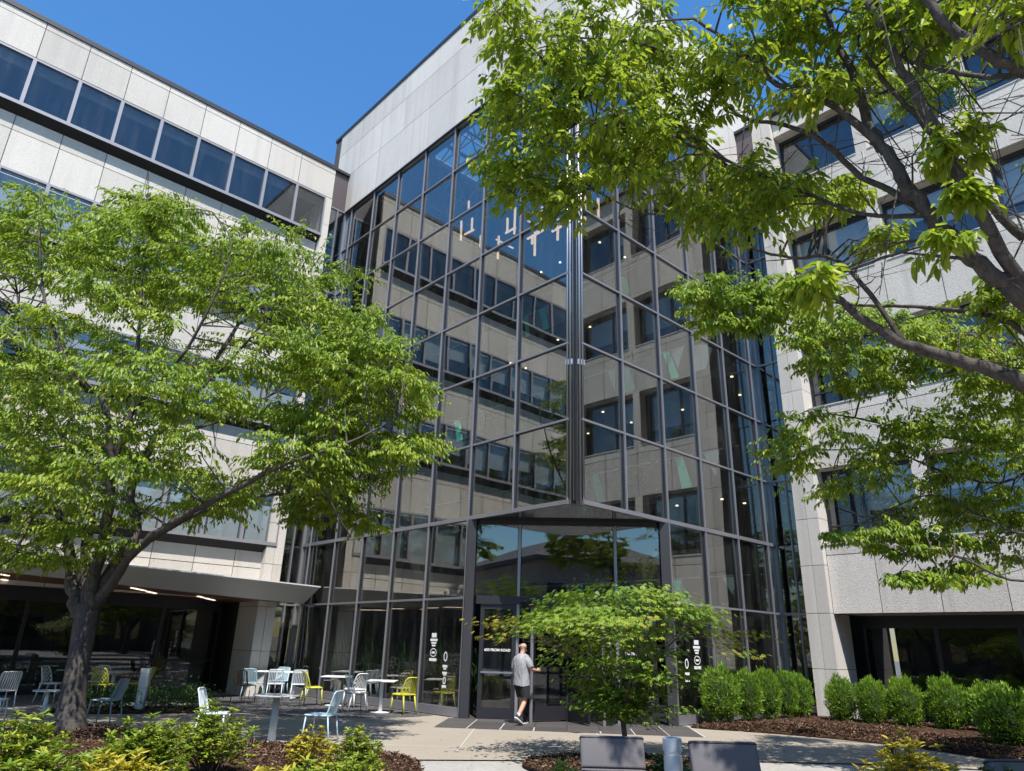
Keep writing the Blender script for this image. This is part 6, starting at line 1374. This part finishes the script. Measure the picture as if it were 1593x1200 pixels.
def shoe(ox, oy, oz, pitch):
    def sec(y, w, h, z0): return [Vector((ox + math.cos(t) * w, y, z0 + max(0, math.sin(t)) * h)) for t in [2 * math.pi * k / 14 for k in range(14)]]
    up = MB().rings([sec(-.085, .03, .07, .022), sec(-.06, .042, .095, .022), sec(0, .046, .085, .022), sec(.08, .05, .06, .022), sec(.15, .044, .045, .022), sec(.185, .02, .03, .022)])
    so2 = MB().rings([[Vector((ox + x * w, y, z)) for x, z in ((-1, 0), (1, 0), (1, .024), (-1, .024))] for y, w in ((-.095, .025), (-.07, .043), (0, .046), (.09, .053), (.16, .045), (.198, .018))])
    rot = Matrix.Translation((0, oy, oz)) @ Matrix.Rotation(pitch, 4, 'X')
    for nm, b, mt in (('shoe', up, 'shoe_black'), ('shoe_sole', so2, 'sole_white')):
        b.v = [tuple(rot @ Vector(v)) for v in b.v]
        kid(nm, b.mesh(nm, M(mt), True), pe)
    kid('sock', MB().tube([tuple(rot @ Vector((ox, -.03, .07))), tuple(rot @ Vector((ox, -.03, .135)))], [.040, .042], 12).mesh('sock', M('sole_white'), True), pe)
shoe(.105, -.215, .105, R(-33))
shoe(-.095, .145, .0, 0)

# ================================================================== BEHIND THE CAMERA (seen only in the glass)
nb = thing('neighbour_building', 'building with a wide hipped roof reflected in the entrance glass', 'building', (-37, -34, 0), R(12))
simple('neighbour_wall', (.30, .27, .24), .85)
simple('neighbour_roof', (.10, .09, .09), .8)
kid('wall', MB().box(-8, 8, -7, 7, 0, 8.6).mesh('wall', M('neighbour_wall')), nb)
rf = MB(); rf.rings([[(-9, -8, 8.6), (9, -8, 8.6), (9, 8, 8.6), (-9, 8, 8.6)], [(-9, -8, 8.9), (9, -8, 8.9), (9, 8, 8.9), (-9, 8, 8.9)], [(-4, -2, 11.4), (4, -2, 11.4), (4, 2, 11.4), (-4, 2, 11.4)]])
kid('roof', rf.mesh('roof', M('neighbour_roof')), nb)
for k in range(5):
    for z in (1.2, 4.8):
        kid('window', MB().box(-.9, .9, -.04, .04, 0, 2.0).mesh('window', M('dark_frame')), nb, (-6.4 + 3.2 * k, 7.03, z))
        kid('window', MB().box(-.04, .04, -.9, .9, 0, 2.0).mesh('window', M('dark_frame')), nb, (8.03, -5.4 + 2.7 * k, z))
def copy_tree(src, loc, rz, s, label):
    r = src.copy(); COL.objects.link(r); r.location = loc; r.rotation_euler = (0, 0, rz); r.scale = (s, s, s); r['label'] = label; r['group'] = 'trees behind the photographer'
    for chd_ in list(src.children):
        c = chd_.copy(); COL.objects.link(c); c.parent = r
    return r
copy_tree(lt, (-20.5, -8.6, 0), 2.2, .5, 'tree reflected at the left of the entrance glass')
copy_tree(lt, (-10.5, -22.5, 0), 4.4, 1.0, 'tree reflected at the right of the entrance glass')
copy_tree(lt, (-13.2, -25.5, 0), 3.6, .8, 'tree reflected right of the hipped roof in the entrance glass')
for i, (x, y, s_) in enumerate(((-27, 3, .9), (-33, 12, 1.0), (-20, -44, 1.0), (-6, -33, 1.1), (2, -30, 1.0), (10, -34, 1.1), (-1, -40, 1.2), (-36, 2, 1.2), (-14, -42, 1.2), (18, -30, 1.1), (-33, 20, 1.1))):
    copy_tree(lt, (x, y, 0), 1.7 * i, s_, 'tree in the row behind the photographer, seen only as a reflection')
simple('far_brick', (.10, .07, .055), .85)  # blocks added out of view to hide the bright horizon in the glass reflections
for nm_, (x0, x1, y0, y1, h_) in {'unseen brick block added far behind the photographer to block the reflected horizon': (-20, 45, -66, -54, 9.0), 'unseen brick block added far left of the picture to block the reflected horizon': (-66, -52, -12, 60, 8.0)}.items():
    fb = thing('added_brick_block', nm_, 'building', ((x0 + x1) / 2, (y0 + y1) / 2, 0))
    MB().box(x0, x1, y0, y1, 0, h_).build('wall', M('far_brick'), fb); MB().box(x0 - .4, x1 + .4, y0 - .4, y1 + .4, h_, h_ + .5).build('roof', M('neighbour_roof'), fb)
    for k in range(12):
        for z in (1.2, 4.9):
            if x1 - x0 > y1 - y0: pbox('window', M('window_glass'), fb, x0 + 2 + 5.2 * k, x0 + 4.6 + 5.2 * k, y1, y1 + .06, z, z + 2.0)
            else: pbox('window', M('window_glass'), fb, x1, x1 + .06, y0 + 2 + 5.6 * k, y0 + 4.6 + 5.6 * k, z, z + 2.0)
